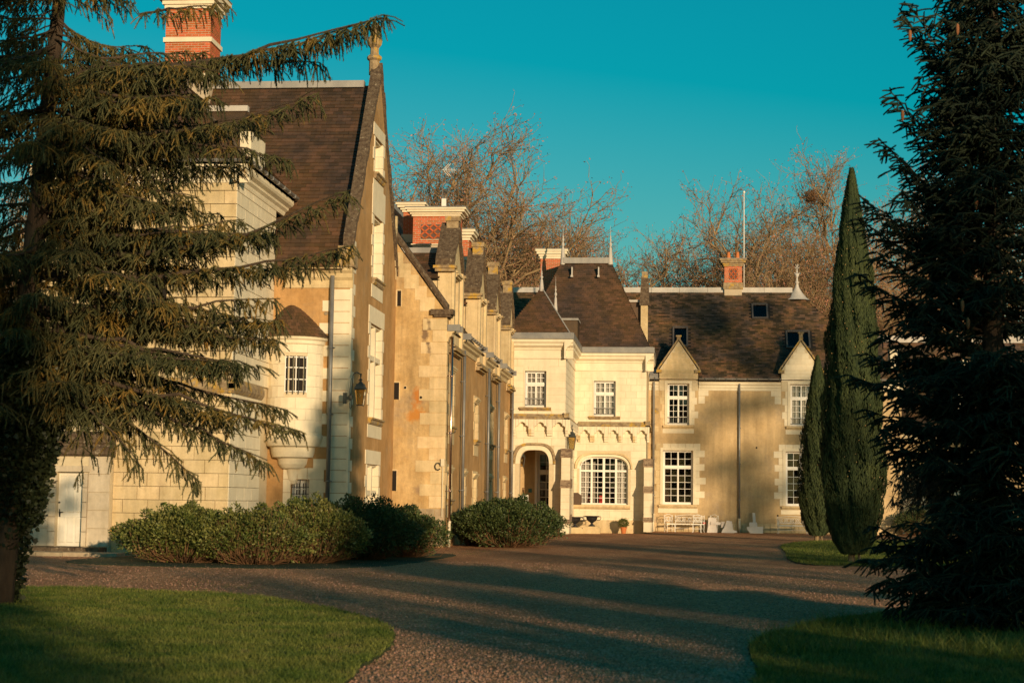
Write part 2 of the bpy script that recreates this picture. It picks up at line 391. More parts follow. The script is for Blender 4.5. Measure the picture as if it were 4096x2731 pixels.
def pane(F, u0, u1, z0, z1, parent, m='pane', name='pane'):
    w, h = round(u1 - u0, 2), round(z1 - z0, 2); key = ('pane', F.k, w, h, m)
    if key not in _stone:
        me = MB().fb(Face(F.k, 0), 0, w, 0, h, -.004, 0).mesh(name); me.materials.append(M[m]); _stone[key] = me
    o = bpy.data.objects.new(name, _stone[key]); COL.objects.link(o); o.parent = parent
    off = Vector((0, 0, 0)); r = parent
    while r is not None: off += r.location; r = r.parent
    o.location = Vector(F.pt(u0, z0, 0)) - off + Vector(F.pt(0, 0, -.02)) - Vector(F.pt(0, 0, 0)); o.rotation_euler = (rng.uniform(-.012, .012), 0, rng.uniform(-.015, .015))
def window(F, u0, u1, z0, z1, parent, cols=2, rows=(2, 4), split=.34, depth=.22, leaves=2, curtain=0, arch=0.0, rail=False, room=True, label=None):
    """casement window: frame mesh with every pane, curtain and handrail under it"""
    G = Face(F.k, F.pt(0, 0, -depth)[1] if F.k == 'F' else F.pt(0, 0, -depth)[0])
    b = MB(); fr = .07; h = z1 - z0
    b.fb(G, u0, u0 + fr, z0, z1, -.06, .02); b.fb(G, u1 - fr, u1, z0, z1, -.06, .02)
    b.fb(G, u0 + fr, u1 - fr, z0, z0 + fr * 1.2, -.06, .03)
    b.fb(G, u0 + fr, u1 - fr, z1 - fr * .8, z1, -.06, .02)
    lights = []
    top = z1 - fr * .8; bot = z0 + fr * 1.2
    if rows[0] > 0:
        tr = z1 - h * split; b.fb(G, u0 + fr, u1 - fr, tr - .05, tr + .05, -.05, .035)
        bands = [(bot, tr - .05, rows[1]), (tr + .05, top, rows[0])]
    else: bands = [(bot, top, rows[1])]
    lw = (u1 - u0 - 2 * fr) / leaves
    for li in range(leaves):
        a = u0 + fr + li * lw; c = a + lw
        for (q0, q1, nr) in bands:
            st = .045
            b.fb(G, a, a + st, q0, q1, -.04, .012); b.fb(G, c - st, c, q0, q1, -.04, .012)
            b.fb(G, a + st, c - st, q0, q0 + st, -.04, .012); b.fb(G, a + st, c - st, q1 - st, q1, -.04, .012)
            ia, ic, i0, i1 = a + st, c - st, q0 + st, q1 - st
            for k in range(1, cols): x = ia + (ic - ia) * k / cols; b.fb(G, x - .012, x + .012, i0, i1, -.03, .006)
            for k in range(1, nr): z = i0 + (i1 - i0) * k / nr; b.fb(G, ia, ic, z - .012, z + .012, -.028, .008)
            for k in range(cols):
                for j in range(nr):
                    lights.append((ia + (ic - ia) * k / cols, ia + (ic - ia) * (k+1) / cols, i0 + (i1 - i0) * j / nr, i0 + (i1 - i0) * (j+1) / nr))
    if leaves % 2 == 0: b.fb(G, (u0+u1)/2 - .03, (u0+u1)/2 + .03, bot, top, -.03, .03)
    w = b.build('window', M['white_paint'], parent)
    if label: w['label'] = label
    for L_ in lights: pane(G, *L_, w)
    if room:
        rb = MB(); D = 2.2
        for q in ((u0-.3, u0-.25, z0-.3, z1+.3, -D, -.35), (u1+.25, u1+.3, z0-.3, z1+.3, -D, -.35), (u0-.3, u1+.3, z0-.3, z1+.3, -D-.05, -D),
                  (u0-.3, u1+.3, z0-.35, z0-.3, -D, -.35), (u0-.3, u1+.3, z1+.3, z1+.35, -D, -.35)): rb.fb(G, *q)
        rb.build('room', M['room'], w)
    if curtain:
        for sgn in (0, 1):
            cb = MB(); n = 14; cw = (u1 - u0) * curtain; x0 = u0 + .03 if sgn == 0 else u1 - .03 - cw
            top_, bot_ = [], []
            for k in range(n + 1):
                x = x0 + cw * k / n; d = -.16 + .035 * math.sin(k * 2.1 + sgn); top_.append((x, d)); bot_.append((x, d - .02))
            for k in range(n):
                cb.face(G.pt(top_[k][0], z0 + .03, top_[k][1]), G.pt(top_[k+1][0], z0 + .03, top_[k+1][1]), G.pt(top_[k+1][0], z1 - .03, top_[k+1][1]), G.pt(top_[k][0], z1 - .03, top_[k][1]))
            cb.build('curtain', M['curtain'], w, smooth=True)
    if rail:
        r = MB()
        for zz in (z0 + .12, z0 + .42): r.tube([F.pt(u0, zz, -.04), F.pt(u1, zz, -.04)], .013, 5)
        n = 9
        for k in range(n): x = u0 + (u1 - u0) * (k + .5) / n; r.tube([F.pt(x, z0 + .12, -.04), F.pt(x, z0 + .42, -.04)], .008, 4)
        r.build('handrail', M['zinc'], w)
    return w
def quoins(F, u, side, z0, z1, parent, m='ashlar', long=.55, short=.32, h=.36, seed=0, proud=.014):
    """toothed corner or jamb stones; side = +1 stones run towards +u, -1 towards -u"""
    n = max(1, round((z1 - z0) / h)); hh = (z1 - z0) / n; r = random.Random(seed)
    for k in range(n):
        L_ = (long if k % 2 else short) * r.uniform(.88, 1.12)
        a, b = (u, u + L_) if side > 0 else (u - L_, u)
        stone(F, a, b, z0 + k*hh, z0 + (k+1)*hh, parent, m, proud=proud)
def slates(o, U, V, Nn, left, right, length, parent, m='slate', w=.30, e=.125, holes=(), singles=300, seed=3, sv=(0, 1e9)):
    """slate courses on a roof plane: o origin, U along the eave, V up the slope, Nn outward; left/right(v) limits.
    The slates in band sv are single objects (up to `singles`), the rest one mesh."""
    r = random.Random(seed); U, V, Nn, o = Vector(U), Vector(V), Vector(Nn), Vector(o)
    vs, fs = [], []; nsing = 0; rows = int(length / e)
    shared = {}
    rot = Matrix((U, V, Nn)).transposed().to_4x4()
    off = Vector((0, 0, 0)); rr = parent
    while rr is not None: off += rr.location; rr = rr.parent
    for k in range(rows + 1):
        v0 = k * e; v1 = min(v0 + e * 1.02, length); a, b = left(v0), right(v0)
        if b - a < .1 or v1 - v0 < .02: continue
        x = a - (w / 2 if k % 2 else 0)
        while x < b:
            x0, x1 = max(x, a), min(x + w - .006, b); x += w
            if x1 - x0 < .04: continue
            if any(h0 < x1 and h1 > x0 and g0 < v1 and g1 > v0 for h0, h1, g0, g1 in holes): continue
            t = .024 + r.uniform(-.006, .010); jl = r.uniform(-.006, .004)
            pts = [(x0, v0 + jl, .004), (x1, v0 + jl, .004), (x1, v0 + jl, t), (x0, v0 + jl, t), (x1, v1, .003), (x0, v1, .003)]
            if nsing < singles and sv[0] <= v0 <= sv[1] and x1 - x0 > w * .9:
                key = 0
                if key not in shared:
                    W_, E_ = w - .006, e * 1.02
                    me = bpy.data.meshes.new('slate'); me.from_pydata([(0, 0, .004), (W_, 0, .004), (W_, 0, .026), (0, 0, .026), (W_, E_, .003), (0, E_, .003)], [], [(0, 1, 2, 3), (3, 2, 4, 5), (0, 3, 5), (1, 4, 2)])
                    me.materials.append(M[m]); shared[key] = me
                q = bpy.data.objects.new('slate', shared[key]); COL.objects.link(q); q.parent = parent
                mt = rot.copy(); mt.translation = o + U * x0 + V * (v0 + jl) - off; q.matrix_local = mt; nsing += 1
                continue
            i = len(vs); vs += [tuple(o + U * p + V * q + Nn * s) for p, q, s in pts]
            fs += [(i, i+1, i+2, i+3), (i+3, i+2, i+4, i+5)]
    me = bpy.data.meshes.new('slate_courses'); me.from_pydata(vs, [], fs); me.update()
    q = link('slate_courses', me, M[m], parent); q['kind'] = 'stuff'
    # roof deck under the slates
    d = MB(); d.face(o + U*left(0) - Nn*.004, o + U*right(0) - Nn*.004, o + U*right(length) + V*length - Nn*.004, o + U*left(length) + V*length - Nn*.004)
    d.face(o + U*left(0) - Nn*.08, o + U*left(length) + V*length - Nn*.08, o + U*right(length) + V*length - Nn*.08, o + U*right(0) - Nn*.08)
    d.build('roof_deck', M['roof_base'], parent)
def bricks(F, u0, u1, z0, z1, parent, bw=.22, bh=.075, holes=(), cap=300):
    n = round((z1 - z0) / bh); hh = (z1 - z0) / n; c = 0
    for k in range(n):
        x = u0 - (bw / 2 if k % 2 else 0)
        while x < u1 - .01:
            a, b = max(u0, x), min(u1, x + bw); x += bw
            if b - a < .05: continue
            zc = z0 + (k + .5) * hh
            for h0, h1, g0, g1 in holes:      # cut the brick where it meets the lattice panel
                if g0 < zc < g1 and h0 < b and h1 > a:
                    if a < h0: b = h0
                    elif b > h1: a = h1
                    else: b = a
            if b - a < .03: continue
            w, h = round(b - a - .012, 3), round(hh - .012, 3); key = ('brick', F.k, w, h)
            if key not in _stone:
                me = MB().fb(Face(F.k, 0), 0, w, 0, h, -.02, .008, .002).mesh('brick'); me.materials.append(M['brick']); _stone[key] = me
            o = bpy.data.objects.new('brick', _stone[key]); COL.objects.link(o); o.parent = parent
            off = Vector((0, 0, 0)); r = parent
            while r is not None: off += r.location; r = r.parent
            o.location = Vector(F.pt(a + .006, z0 + k*hh + .006, 0)) - off; c += 1
def downpipe(F, u, z0, z1, parent, m='zinc', r=.05, d=.10, foot=.9, top=None):
    b = MB(); pts = [F.pt(u, z0 + foot, d), F.pt(u, z1, d)]
    if top: pts.append(F.pt(u + top[0], z1 + top[1], top[2]))
    b.tube(pts, r, 10)
    z = z0 + foot + 1.0
    while z < z1 - .2:
        b.tube([F.pt(u, z, d), F.pt(u, z + .05, d)], r + .014, 10); b.fb(F, u - r - .035, u + r + .035, z + .012, z + .038, 0, d); z += 1.95
    p = b.build('downpipe', M[m], parent, smooth=True)
    if foot: MB().tube([F.pt(u, z0, d), F.pt(u, z0 + foot, d)], r * 1.12, 10).tube([F.pt(u, z0 + foot - .06, d), F.pt(u, z0 + foot + .02, d)], r * 1.4, 10).build('pipe_foot', M['pipe_cream'], p, smooth=True)
    return p
def gutter(F, u0, u1, z, parent, m='zinc', r=.075, d=.40):
    b = MB(); n = 7; i0 = 0
    pts = []
    for k in range(n + 1):
        t = math.pi + math.pi * k / n; pts.append((d + r * math.cos(t), z + r * math.sin(t)))
    for k in range(n, -1, -1):
        t = math.pi + math.pi * k / n; pts.append((d + (r - .01) * math.cos(t), z + (r - .01) * math.sin(t)))
    b.prism([F.pt(u0, zz, dd) for dd, zz in pts], [F.pt(u1, zz, dd) for dd, zz in pts])
    u = u0 + .4
    while u < u1:
        b.fb(F, u - .012, u + .012, z - r - .012, z + .01, d - r * .2, d + r + .012); u += .7
    return b.build('gutter', M[m], parent)
def finial(x, y, z, h, parent, m='lead_pale', name='finial', s=1.0):
    s *= .74
    p = [(.16*s, z), (.17*s, z + .02*h), (.09*s, z + .42*h), (.045*s, z + .46*h), (.10*s, z + .50*h), (.11*s, z + .53*h), (.05*s, z + .57*h), (.035*s, z + .60*h), (.075*s, z + .64*h), (.03*s, z + .68*h), (.05*s, z + .71*h), (.018*s, z + .75*h), (.004, z + h)]
    return MB().lathe(x, y, p, 10).build(name, M[m], parent, smooth=True)
# ================================================================ the ground
def patch(name, outline, z, m, thick=None, **kw):
    b = MB()
    if thick is None: b.face(*[(x, y, z) for x, y in outline])
    else: b.prism([(x, y, z - thick) for x, y in outline], [(x, y, z) for x, y in outline])
    return b.build(name, M[m], None, kind='structure', **kw)
patch('ground', [(-400, -300), (400, -300), (400, 600), (-400, 600)], 0.0, 'gravel')
def smooth_outline(pts, n=26):
    out = []; N_ = len(pts); R_ = random.Random(2)
    for i in range(N_):
        p0, p1, p2, p3 = [np.array(pts[(i + k - 1) % N_], float) for k in range(4)]
        for k in range(n):
            t = k / n; j_ = np.array((R_.uniform(-.035, .035), R_.uniform(-.05, .05))); out.append(tuple(j_ + .5 * ((2*p1) + (-p0+p2)*t + (2*p0-5*p1+4*p2-p3)*t*t + (-p0+3*p1-3*p2+p3)*t**3)))
    return out
LAWN_L = smooth_outline([(-3.0, 12), (-2.95, 16), (-3.15, 19), (-3.8, 21.6), (-4.9, 23.9), (-6.6, 26.2), (-8.6, 27.4), (-10.6, 27.6), (-13.5, 26.6), (-16, 22), (-17, 16), (-14, 8), (-6, 6.5)])
LAWN_R = smooth_outline([(.95, 12), (.80, 17), (.86, 19.2), (1.2, 20.9), (2.0, 23.3), (3.3, 25.7), (5.2, 27), (8, 27), (11, 24), (12, 18), (10, 9), (4, 6.5)])
LAWN_S = smooth_outline([(3.3, 46.2), (3.6, 56), (4.2, 66), (6.4, 74), (11, 75), (14, 66), (13, 50), (9.5, 45.4), (5, 44.9)])
patch('lawn', LAWN_L, 0.03, 'soil', .05); patch('lawn', LAWN_R, 0.03, 'soil', .05); patch('lawn', LAWN_S, 0.03, 'soil', .05)
patch('flower_bed', smooth_outline([(-14.2, 38.6), (-10.5, 37.2), (-7.2, 38.6), (-6.2, 47), (-7, 49.5), (-9.3, 48), (-14, 43.4)]), 0.012, 'soil', .03)

def inside(px, py, poly):
    res = np.zeros(len(px), bool); n = len(poly); j = n - 1
    for i in range(n):
        xi, yi = poly[i]; xj, yj = poly[j]
        c = ((yi > py) != (yj > py)) & (px < (xj - xi) * (py - yi) / (yj - yi + 1e-12) + xi)
        res ^= c; j = i
    return res
def grass(name, poly, count, hmin, hmax, ymax=99, ymin=0):
    xs = [p[0] for p in poly]; ys = [p[1] for p in poly]
    x = NR.uniform(min(xs), max(xs), count); y = max(ymin, min(ys)) + (min(ymax, max(ys)) - max(ymin, min(ys))) * NR.random(count) ** 1.5
    # nothing the lens cannot plausibly see
    k = inside(x, y, poly) & (np.abs(x + .097 * y) < .33 * y + 1.0); x, y = x[k], y[k]; n = len(x)
    clump = np.sin(x * 2.1 + np.sin(y * 1.7)) * np.sin(y * 1.3 + x * .6) + .8 * np.sin(x * 9 + np.sin(y * 4)) * np.sin(y * 6 + x * 2)
    h = NR.uniform(hmin, hmax, n) * (1 + .30 * clump); w = .0035 + .00016 * y
    a = NR.uniform(0, 2*np.pi, n); lean = NR.normal(0, .55, (n, 2)) * h[:, None]
    dx, dy = np.cos(a) * w, np.sin(a) * w
    z0 = np.full(n, .028)
    v = np.empty((n, 3, 3)); v[:, 0] = np.stack([x - dx, y - dy, z0], 1); v[:, 1] = np.stack([x + dx, y + dy, z0], 1)
    v[:, 2] = np.stack([x + lean[:, 0], y + lean[:, 1], z0 + h], 1)
    np_mesh(name, v.reshape(-1, 3), np.arange(3*n).reshape(-1, 3), M['grass'], None, kind='stuff')
grass('grass', LAWN_L, 420000, .03, .065, ymin=13)
grass('grass', LAWN_R, 330000, .03, .07, ymin=13)
grass('tall_grass', LAWN_R, 9000, .10, .20, ymin=18, ymax=24)
grass('grass', LAWN_S, 90000, .04, .08)
# loose stones lying on the gravel, dense near the lens
n = 90000
y = 13.5 + 30 * NR.random(n) ** 2.2; x = NR.uniform(-.42, .24, n) * y
keep = ~inside(x, y, LAWN_L) & ~inside(x, y, LAWN_R); x, y = x[keep], y[keep]; n = len(x)
oct_v = np.array([(1, 0, 0), (0, 1, 0), (-1, 0, 0), (0, -1, 0), (0, 0, 1.)]); oct_f = np.array([(0, 1, 4), (1, 2, 4), (2, 3, 4), (3, 0, 4)])
s = NR.uniform(.007, .021, (n, 1, 1)) * NR.uniform(.6, 1.3, (n, 1, 3)); a = NR.uniform(0, 6.28, n)
v = oct_v[None] * s; ca, sa = np.cos(a)[:, None], np.sin(a)[:, None]
v = np.stack([v[..., 0]*ca - v[..., 1]*sa + x[:, None], v[..., 0]*sa + v[..., 1]*ca + y[:, None], v[..., 2] + .001], -1)
np_mesh('gravel_stones', v.reshape(-1, 3), (oct_f[None] + 5*np.arange(n)[:, None, None]).reshape(-1, 3), M['pebble'], None, kind='stuff')

wn_ = 2600; yc = 16 + 60*NR.random(60)**1.3; xc = NR.uniform(-.40, .18, 60)*yc; ii = NR.integers(0, 60, wn_); wx = xc[ii] + NR.normal(0, .30, wn_); wy = yc[ii] + NR.normal(0, .5, wn_)
kk = ~inside(wx, wy, LAWN_L) & ~inside(wx, wy, LAWN_R); wx, wy = wx[kk], wy[kk]; wn_ = len(wx); aa = NR.uniform(0, 6.28, wn_); hh_ = NR.uniform(.01, .035, wn_)
vw = np.stack([np.stack([wx - .006*np.cos(aa), wy - .006*np.sin(aa), 0*wx], 1), np.stack([wx + .006*np.cos(aa), wy + .006*np.sin(aa), 0*wx], 1), np.stack([wx + NR.normal(0, .02, wn_), wy + NR.normal(0, .02, wn_), hh_], 1)], 1)
np_mesh('weeds', vw.reshape(-1, 3), np.arange(3*wn_).reshape(-1, 3), M['grass'], None, kind='stuff')
# ================================================================ 1. the tall gabled house on the left
XG, YN, YFAR = -9.5, 48.48, 56.3
YM = (YN + YFAR) / 2
house = empty('manor_house', (-14, YN, 0), 'tall ochre house with steep slate roof and stone gable behind the left spruce', 'house')
FF, FR = Face('F', YN), Face('R', XG)
gh = [(51.75, 53.15, 11.85, 13.0), (51.8, 53.4, 8.5, 10.5), (51.6, 53.7, 4.1, 7.05), (51.5, 53.5, .2, 2.65)]
# gable wall (built as a pentagon of slabs around its openings)
def gable_slab(F, u0, u1, zs, um, za, holes, m, parent, name='gable_wall', thick=.5):
    """wall whose top follows the two slopes"""
    def top(u): return za - (za - zs) * abs(u - um) / ((u1 - u0) / 2)
    b = MB(); us = sorted({u0, um, u1, *[h[0] for h in holes], *[h[1] for h in holes]})
    for a, c in zip(us[:-1], us[1:]):
        mid = (a + c) / 2; z = 0
        for (h0, h1, g0, g1) in sorted([h for h in holes if h[0] < mid < h[1]], key=lambda h: h[2]):
            if g0 > z: b.fb(F, a, c, z, g0, -thick, 0)
            z = g1
        b.fpoly(F, [(a, z), (c, z), (c, top(c)), (a, top(a))], -thick, 0)
    return b.build(name, M[m], parent)
gable_slab(FR, YN, YFAR, 8.95, YM, 15.2, gh, 'plaster', house, thick=.24)
front_holes = [(-11.18, -10.64, 1.35, 2.12)]
wall(FF, -19, XG - .245, 0, 8.3, front_holes, 'plaster', house, name='front_wall')
MB().box(-19, -18.5, YN + .5, YFAR, 0, 8.9).build('end_wall', M['plaster'], house)
wall(Face('F', YFAR), -19, XG - .5, 0, 8.3, [], 'plaster', house, name='rear_wall')
b = MB(); b.fpoly(Face('R', -18.55), [(YN, 8.9), (YFAR, 8.9), (YM, 15.0)], -.4, 0); b.build('end_gable', M['plaster'], house)
# raking copings of the gable with kneelers and the finial
b = MB()
for sgn, ye in ((-1, YN - .12), (1, YFAR + .12)):
    n = 15
    for k in range(n):
        t0, t1 = k / n, (k + .985) / n; j = rng.uniform(-.02, .02)
        y0, y1 = ye + (YM - ye) * t0, ye + (YM - ye) * t1; z0, z1 = 8.95 + 6.3 * t0, 8.95 + 6.3 * t1
        b.prism([(XG - .27, y0, z0), (XG + .07 + j, y0, z0), (XG + .07 + j, y0, z0 + .30), (XG - .27, y0, z0 + .30)],
                [(XG - .27, y1, z1), (XG + .07 + j, y1, z1), (XG + .07 + j, y1, z1 + .30), (XG - .27, y1, z1 + .30)])
b.build('gable_coping', M['moss_stone'], house)
for ye in (YN - .12, YFAR + .12):
    MB().box(XG - .40, XG + .10, ye - .10, ye + .45, 8.35, 8.98).build('kneeler_stone', M['lichen_stone'], house)
MB().lathe(XG - .2, YM, [(.17, 15.15), (.17, 15.6), (.24, 15.66), (.24, 15.74), (.14, 15.82), (.14, 16.02), (.22, 16.12), (.25, 16.25), (.17, 16.42), (.10, 16.55), (.14, 16.66), (.02, 16.95)], 8).build('gable_finial', M['lichen_stone'], house)
# roof
rl = math.hypot(YM - YN + .25, 6.55); Vv = ((0), (YM - YN + .25) / rl, 6.55 / rl); Nn_ = (0, -6.55 / rl, (YM - YN + .25) / rl)
slates((-19.1, YN - .25, 8.25), (1, 0, 0), Vv, Nn_, lambda v: 0, lambda v: 9.35, rl, house, w=.30, e=.15, sv=(4.0, 7.8), seed=1)
b = MB(); b.face((-19.1, YFAR + .25, 8.25), (XG - .5, YFAR + .25, 8.25), (XG - .5, YM, 14.8), (-19.1, YM, 14.8)); b.build('rear_roof', M['slate'], house)
b = MB()
for k in range(6):
    x0 = -19.1 + k * 1.52; b.prism([(x0, YM - .17, 14.72), (x0, YM + .17, 14.72), (x0, YM + .13, 14.95), (x0, YM - .13, 14.95)], [(x0 + 1.5, YM - .17, 14.72), (x0 + 1.5, YM + .17, 14.72), (x0 + 1.5, YM + .13, 14.95), (x0 + 1.5, YM - .13, 14.95)])
b.build('ridge_lead', M['lead'], house)
moulding(FF, -11.5, XG + .03, 7.75, [(.03, 0), (.05, .1), (.05, .22), (.12, .30), (.14, .42), (.22, .5), (.24, .58)], 'ashlar_warm', house)
# quoins of the near corner, both faces
quoins(FF, XG + .014, -1, 1.4, 7.72, house, 'ashlar', .95, .62, .33, 5)
quoins(FR, YN - .014, 1, .1, 9.2, house, 'ashlar', .52, .26, .33, 6)
quoins(FF, XG + .014, -1, .1, 1.4, house, 'ashlar_grey', .95, .62, .33, 7)
quoins(FR, YFAR, -1, 9.0, 11.2, house, 'ashlar_warm', .3, .2, .4, 8)
MB().tube([(XG - .75, YN - .03, 7.0), (XG - .75, YN + .02, 7.0)], .055, 12).build('tie_disc', M['rubble'], house)
# gable windows: dressed reveal, lintel, sill and casement set deep inside
def gable_window(F, u0, u1, z0, z1, parent, leaves=2, mull=True, dressed=True, seed=0, rows=(2, 3), m='ashlar', sill=True, depth=.34, lint=.42, room=True, blind=False):
    r = random.Random(seed); n = max(2, round((z1 - z0) / .36)); hh = (z1 - z0) / n
    for k in range(n):
        for side in (-1, 1):
            L_ = (.34 if (k + (side > 0)) % 2 else .18) * r.uniform(.9, 1.1)
            a, c = (u0 - L_, u0) if side < 0 else (u1, u1 + L_)
            stone(F, a, c, z0 + k*hh, z0 + (k+1)*hh, parent, m, 'jamb_stone', proud=.02)
    for k in range(n):   # reveal faces of the jambs, each block proud of the joint
        b = MB()
        b.fb(F, u1 - .035, u1 - .001, z0 + k*hh + .004, z0 + (k+1)*hh - .004, -depth, .015)
        o = b.build('jamb_stone', M[m], parent)
        MB().fb(F, u0 + .001, u0 + .035, z0 + k*hh + .004, z0 + (k+1)*hh - .004, -depth, .015).build('jamb_stone', M[m], parent)
    stone(F, u0 - .34, u1 + .34, z1, z1 + lint, parent, m, 'lintel_stone', proud=.022)
    b = MB().fb(F, u0 - .05, u1 + .05, z1 - .06, z1 + .02, -depth, -.06); b.build('lintel_soffit', M[m], parent)
    if sill:
        b = MB(); pts = [(-.3, -.20), (.05, -.20), (.09, -.15), (.09, -.08), (.15, -.05), (.15, .0), (-.3, .03)]
        b.prism([F.pt(u0 - .10, z0 + q, d) for d, q in pts], [F.pt(u1 + .10, z0 + q, d) for d, q in pts]); b.build('window_sill', M['lichen_stone'], parent)
        stone(F, u0 - .2, u1 + .2, z0 - .62, z0 - .205, parent, m, 'apron_stone', proud=.018)
    if blind:
        MB().fb(F, u0, u1, z0, z1, -depth - .05, -depth + .02).build('blocked_panel', M['ashlar_warm'], parent)
    else:
        window(F, u0 + .035, u1 - .035, z0, z1 - .06, parent, 2, rows, .36, depth - .06, leaves, room=room)
        if mull:
            mid = (u0 + u1) / 2; bb = MB(); bb.fb(F, mid - .08, mid + .08, z0, z1 - .06, -depth + .04, -.02)
            if z1 - z0 > 1.8: zt = z1 - .36 * (z1 - z0); bb.fb(F, u0 + .035, mid - .08, zt - .08, zt + .08, -depth + .05, -.03); bb.fb(F, mid + .08, u1 - .035, zt - .08, zt + .08, -depth + .05, -.03)
            bb.build('stone_mullion', M[m], parent)
gable_window(FR, *gh[0], house, 1, False, seed=1, rows=(0, 3))
gable_window(FR, *gh[1], house, 2, False, seed=2, rows=(1, 3), lint=.95)
gable_window(FR, *gh[2], house, 2, True, seed=3, rows=(1, 3), lint=.55)
gable_window(FR, *gh[3], house, 2, True, seed=4, rows=(1, 3), sill=False, lint=.45)
downpipe(FF, -10.06, 0.05, 8.1, house, 'zinc', .062, .13, 1.0)
# barred window low on the front
window(FF, -11.18, -10.64, 1.35, 2.12, house, 2, (0, 3), depth=.2)
for k, (a, c) in enumerate([(-11.42, -11.18), (-10.64, -10.2)]):
    for j in range(2): stone(FF, a, c, 1.35 + j*.385, 1.735 + j*.385, house, 'ashlar')
for a, c in ((-11.42, -11.0), (-11.0, -10.7), (-10.7, -10.2)): stone(FF, a, c, 2.12, 2.46, house, 'ashlar')
for a, c in ((-11.42, -10.75), (-10.75, -10.2)): stone(FF, a, c, 1.0, 1.35, house, 'ashlar')
b = MB()
for k in range(3): x = -11.18 + .54 * (k + .5) / 3; b.tube([FF.pt(x, 1.35, -.06), FF.pt(x, 2.12, -.06)], .012, 5)
for k in range(3): b.tube([FF.pt(-11.18, 1.5 + k*.2, -.06), FF.pt(-10.64, 1.5 + k*.2, -.06)], .010, 5)
b.build('window_bars', M['iron'], house)
# the brick chimney above the ridge
def chimney(x0, x1, y0, y1, z0, z1, parent, cap=.5, lattice=None, base=.25, pots=0, mossy=False):
    c = MB().box(x0 + .01, x1 - .01, y0 + .01, y1 - .01, z0 - 3.0, z1).build('chimney', M['brick_mortar'], parent)
    holes = [lattice] if lattice else []
    zb = z0 + base
    bricks(Face('F', y0 + .01), x0, x1, zb, z1, c, holes=holes)
    bricks(Face('R', x1 - .01), y0, y1, zb, z1, c)
    st = 'lichen_stone' if mossy else 'ashlar'
    MB().box(x0 - .05, x1 + .05, y0 - .05, y1 + .05, z0 - .02, zb).build('chimney_base', M[st], c)
    cb = MB()
    for k, (e, a, q) in enumerate([(.04, 0, .10), (.10, .10, .2), (.2, .2, .32), (.26, .32, .42)]):
        s_ = cap / .42; cb.box(x0 - e, x1 + e, y0 - e, y1 + e, z1 + a*s_, z1 + q*s_ - .002)
    cb.build('chimney_cap', M[st], c)
    MB().box(x0 - .28, x1 + .28, y0 - .28, y1 + .28, z1 + cap, z1 + cap + .035).build('cap_lead', M['zinc'], c)
    if lattice:
        h0, h1, g0, g1 = lattice; F = Face('F', y0 + .01)
        MB().fb(F, h0, h1, g0, g1, -.12, .001).build('lattice_recess', M['lattice_back'], c)
        lb = MB(); n = max(1, round((h1 - h0) / .32)); w = (h1 - h0) / n; rows = max(1, round((g1 - g0) / .36)); hh = (g1 - g0) / rows
        for i in range(n):
            for j in range(rows):
                a0, b0 = h0 + i*w, g0 + j*hh
                for (p, q) in (((a0, b0 + hh/2), (a0 + w/2, b0 + hh)), ((a0 + w/2, b0 + hh), (a0 + w, b0 + hh/2)), ((a0 + w, b0 + hh/2), (a0 + w/2, b0)), ((a0 + w/2, b0), (a0, b0 + hh/2))):
                    lb = MB(); dx, dz = q[0] - p[0], q[1] - p[1]; L_ = math.hypot(dx, dz); nx, nz = -dz / L_ * .028, dx / L_ * .028
                    ox, oz = dx*.06, dz*.06
                    lb.fpoly(F, [(p[0]+ox-nx, p[1]+oz-nz), (q[0]-ox-nx, q[1]-oz-nz), (q[0]-ox+nx, q[1]-oz+nz), (p[0]+ox+nx, p[1]+oz+nz)][::1], .0, .03)
                    lb.build('lattice_brick', M['brick'], c)
    for k in range(pots):
        xx = x0 + (x1 - x0) * (k + .5) / pots
        MB().lathe(xx, (y0+y1)/2, [(.14, z1 + cap + .03), (.13, z1 + cap + .1), (.09, z1 + cap + .42), (.10, z1 + cap + .46), (.07, z1 + cap + .46), (.06, z1+cap+.1)], 10).build('chimney_pot', M['terracotta'], c, smooth=True)
    return c
hc = chimney(-16.45, -14.95, 51.8, 53.0, 15.0, 17.25, house, cap=.55, base=.12)
MB().box(-16.50, -14.90, 51.75, 53.05, 16.15, 16.30).build('chimney_band', M['ashlar'], hc)
# slate-hung dormer with stone front above the tower, seen from its side
tb = MB()

# ================================================================ turret corbelled from the front wall
tx, ty, tr_ = -11.15, YN + .12, .86
zt0, zt1 = 3.5, 6.1
turret = MB().lathe(tx, ty, [(.0, 3.3), (tr_ - .03, 3.3), (tr_ - .03, zt1), (0, zt1)], 24, math.pi, 2*math.pi).build('turret_wall', M['mortar'], house)
def curved_stone(a0, a1, z0, z1, r, m, parent, name='stone'):
    b = MB(); n = 3; i = 0
    inn = [(tx + (r - .05) * math.cos(a0 + (a1 - a0) * k / n), ty + (r - .05) * math.sin(a0 + (a1 - a0) * k / n)) for k in range(n + 1)]
    out = [(tx + r * math.cos(a0 + (a1 - a0) * k / n), ty + r * math.sin(a0 + (a1 - a0) * k / n)) for k in range(n + 1)]
    loop = out + inn[::-1]
    b.prism([(x, y, z0 + .003) for x, y in loop], [(x, y, z1 - .003) for x, y in loop]); return b.build(name, M[m], parent)
rows = 8; hh = (zt1 - 3.5) / rows
wa0, wa1, wz0, wz1 = math.radians(262), math.radians(305), 4.62, 5.68
